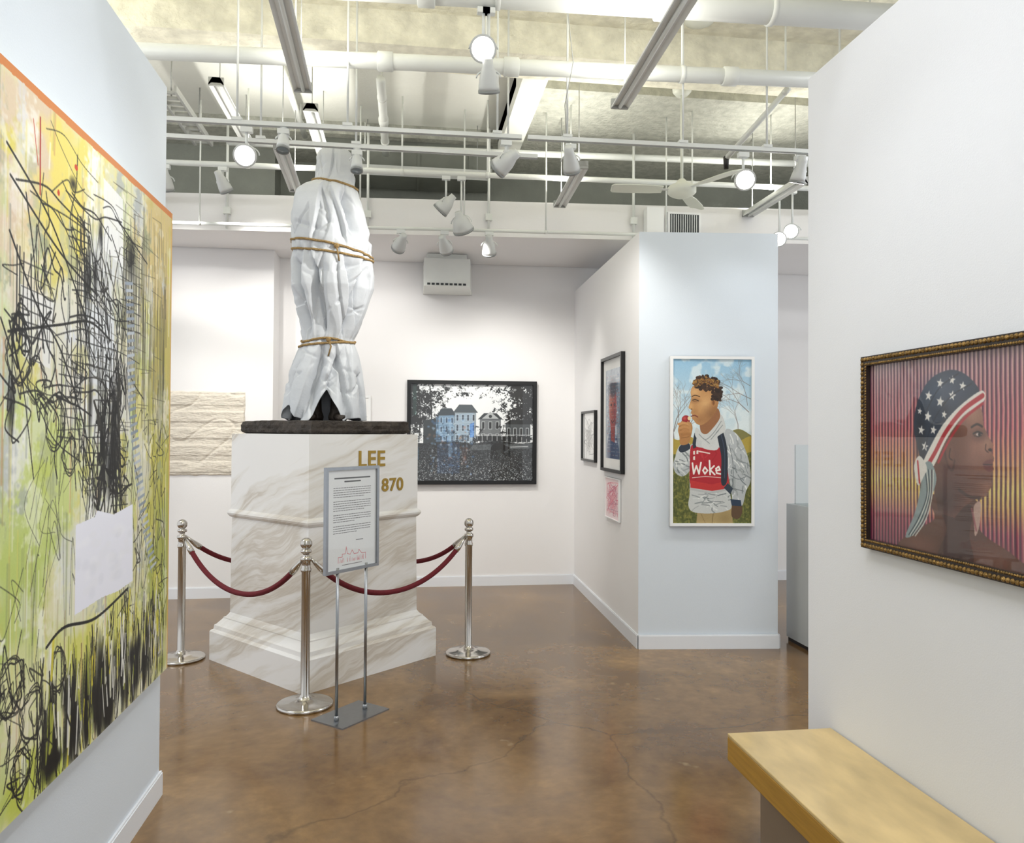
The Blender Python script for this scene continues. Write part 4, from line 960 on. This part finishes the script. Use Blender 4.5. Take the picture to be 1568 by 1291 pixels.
# ceiling fan
fc = Vector((2.21, 5.98, 3.62)); mb = MB()
mb.cyl(fc+Z*.05, (fc.x, fc.y, 4.42), .012, 'fan', 12); mb.lathe([(0, .05), (.03, .075), (.085, .08)], (fc.x, fc.y, 4.395), (0, 0, 1), 'fan', 24)
mb.lathe([(-.06, .03), (-.055, .06), (-.035, .10), (-.02, .115), (.02, .115), (.035, .10), (.06, .05), (.09, .025)], fc, (0, 0, 1), 'fan', 32)
for k in range(3):
    an = math.radians(176+120*k); d = Vector((math.cos(an), math.sin(an), 0)); n = Vector((-d.y, d.x, 0)); o_ = fc+d*.10
    mb.obox(o_-n*.018, d*.08, n*.036, Z*.006, 'fixt')
    vs = []
    for r_, w_2, in ((.16, .045), (.25, .062), (.45, .068), (.56, .06), (.58, .03)):
        for s_ in (-1, 1):
            for zz in (0, .007): vs.append(fc+d*r_+n*w_2*s_+Z*(zz+s_*.012))
    fs = []
    for i in range(4): q = i*4; fs += [(q, q+4, q+6, q+2), (q+1, q+3, q+7, q+5), (q, q+1, q+5, q+4), (q+2, q+6, q+7, q+3)]
    fs += [(0, 2, 3, 1), (16, 17, 19, 18)]
    mb.add(vs, fs, 'fan')
mb.build('ceiling_fan')
mb = MB(); mb.lathe([(0, .05), (.02, .10), (.035, .11), (.05, .11)], (2.05, 5.2, 4.55), (0, 0, 1), 'fan', 24); mb.build('smoke_detector')

def head(x, y, zt, drop, aim, lit=False, r=.062, power=0, blend=.8, size=50, col=(1, .97, .92)):
    aim = Vector(aim).normalized(); top = Vector((x, y, zt)); pv = top-Z*drop; mb = MB()
    mb.box((x-.035, y-.02, zt-.045), (x+.035, y+.02, zt-.0145), 'track'); mb.cyl(top-Z*.04, pv, .009, 'track', 10)
    side = aim.cross(Z).normalized() if abs(aim.z) < .98 else Vector((1, 0, 0))
    mb.tube([pv+side*(r+.008)*math.cos(a)-Z*(r*.75)+Z*(r*.75)*math.sin(a) for a in np.linspace(0, math.pi, 13)], .005, 'track', 6)
    c = pv-Z*(r*.75)
    mb.lathe([(-.10, .012), (-.098, .028), (-.06, .032), (-.045, r*.62), (-.01, r*.82), (.04, r*.97), (.062, r)], c, aim, 'headm', 28)
    mb.lathe([(.0625, r*1.0), (.066, r*1.04), (.079, r*1.03), (.077, r*.90)], c, aim, 'headrim' if not lit else 'headm', 28)
    mb.lathe([(.070, r*.88), (.0775, r*.86), (.078, .001)], c, aim, 'lamp' if lit else 'lampoff', 28)
    ob = mb.build('track_light')
    if power:
        ld = bpy.data.lights.new('spot_beam', 'SPOT'); ld.energy = power; ld.spot_size = math.radians(size); ld.spot_blend = blend; ld.shadow_soft_size = .04; ld.color = col
        lo = bpy.data.objects.new('spot_beam', ld); scene.collection.objects.link(lo); lo.location = c+aim*.10; lo.rotation_euler = aim.to_track_quat('-Z', 'Y').to_euler(); setparent(lo, ob)
def at(p, q): return tuple(np.array(q)-np.array(p))
head(.42, 4.28, 4.045, .19, (-.12, -1, -.5), True, .072, 12, size=90)
head(.45, 4.28, 4.045, .36, (.1, .5, -.8), False, .06)
head(-.98, 4.91, 3.535, .13, (.05, -1, -.45), True, .068, 26, size=80)
head(.63, 4.885, 3.535, .10, (-.9, .7, -.6), False, .066, 75, size=75)
head(2.22, 4.855, 3.535, .14, (-.25, -1, -.4), True, .068, 22, size=80)
head(.46, PY(.46), 3.832, .34, (.3, .5, -.7), False, .088, 80, size=85); head(.33, PY(.33), 3.832, .20, (-.6, .3, -.6), False, .07)
head(-.05, 6.76, 3.42, .08, (-.3, .8, -.5), False, .06, 40, size=95); head(.33, 6.735, 3.42, .09, (.3, .8, -.5), False, .06); head(.72, 6.71, 3.42, .09, (.1, .8, -.9), False, .062, 50, size=95)
head(3.28, PY(3.28), 3.832, .40, (-.5, -.8, -.3), True, .066, 16, size=80); head(3.40, PY(3.4), 3.832, .33, (-.6, -.8, -.25), True, .066)
head(-.33, 5.207, 3.535, .05, (0, -.2, -1), False, .04); head(-.76, 4.905, 3.535, .05, (0, -.3, -1), False, .04)
head(1.05, 4.88, 3.535, .08, at((1.05, 4.88, 3.4), (1.83, 6.7, 1.6)), False, .055, 60, size=75)  # extra head added to light the side face of the centre wall
head(2.62, 4.85, 3.535, .08, at((2.62, 4.85, 3.4), (2.35, 5.68, 1.2)), False, .05, 12, size=100, col=(.92, .96, 1))
head(-1.95, PY(-1.95), 3.832, .10, at((-1.95, 6.59, 3.7), (-2.0, 7.95, 1.5)), False, .06, 70, size=100)  # head added to brighten the left part of the back wall
head(-1.5, PY(-1.5), 3.832, .10, at((-1.5, 6.58, 3.7), (-.6, 8.25, 1.5)), False, .055, 60, size=95)  # second added head, more light on the back wall
head(.5, 2.6, 3.605, .10, at((.5, 2.6, 3.5), (-1.05, 2.95, 1.2)), False, .06, 50, size=90, col=(.95, .97, 1))  # added spot, brightens the abstract painting
head(.2, 2.6, 3.605, .10, at((.2, 2.6, 3.5), (1.73, 2.2, 1.3)), False, .06, 22, size=80, col=(.95, .97, 1))  # added spot, brightens the portrait on the right wall

# ------------------------------------------------------------------ added fill panels, unseen, behind and beside the camera
def area(name, loc, rot, sx, sy, e, col=(1, 1, 1)):
    mb = MB(); x, y, z = loc
    mb.box((x-sx/2-.02, y-sy/2-.02, z+.004), (x+sx/2+.02, y+sy/2+.02, z+.05), 'fixt')
    for dx in (-.4, .4): mb.cyl((x+dx*sx, y, z+.05), (x+dx*sx, y, 4.6), .006, 'fixt2', 6)
    ob = mb.build('added_fill_panel')
    ld = bpy.data.lights.new(name, 'AREA'); ld.shape = 'RECTANGLE'; ld.size = sx; ld.size_y = sy; ld.energy = e; ld.color = col
    o = bpy.data.objects.new(name, ld); scene.collection.objects.link(o); o.location = loc; o.rotation_euler = rot; setparent(o, ob)
for loc, e in (((.3, .3, 4.3), 32), ((.3, 1.9, 4.35), 32), ((-3.2, 4.5, 4.2), 72), ((4.2, 4.3, 4.2), 72)): area('lamp', loc, (0, 0, 0), 1.2, .6, e, (.97, .98, 1))  # area lights added as general fill, with invented panel housings

w = bpy.data.worlds.new('world'); scene.world = w; w.use_nodes = True
w.node_tree.nodes['Background'].inputs[0].default_value = (.94, .97, 1, 1); w.node_tree.nodes['Background'].inputs[1].default_value = 1.05

# ------------------------------------------------------------------ camera
cam = bpy.data.cameras.new('camera'); co = bpy.data.objects.new('camera', cam); scene.collection.objects.link(co)
co.location = (0, 0, 1.65); co.rotation_euler = (math.radians(90.8), math.radians(-.3), math.radians(-7.9))
cam.sensor_fit = 'HORIZONTAL'; cam.sensor_width = 36; cam.lens = 27.1; cam.clip_start = .05
scene.camera = co
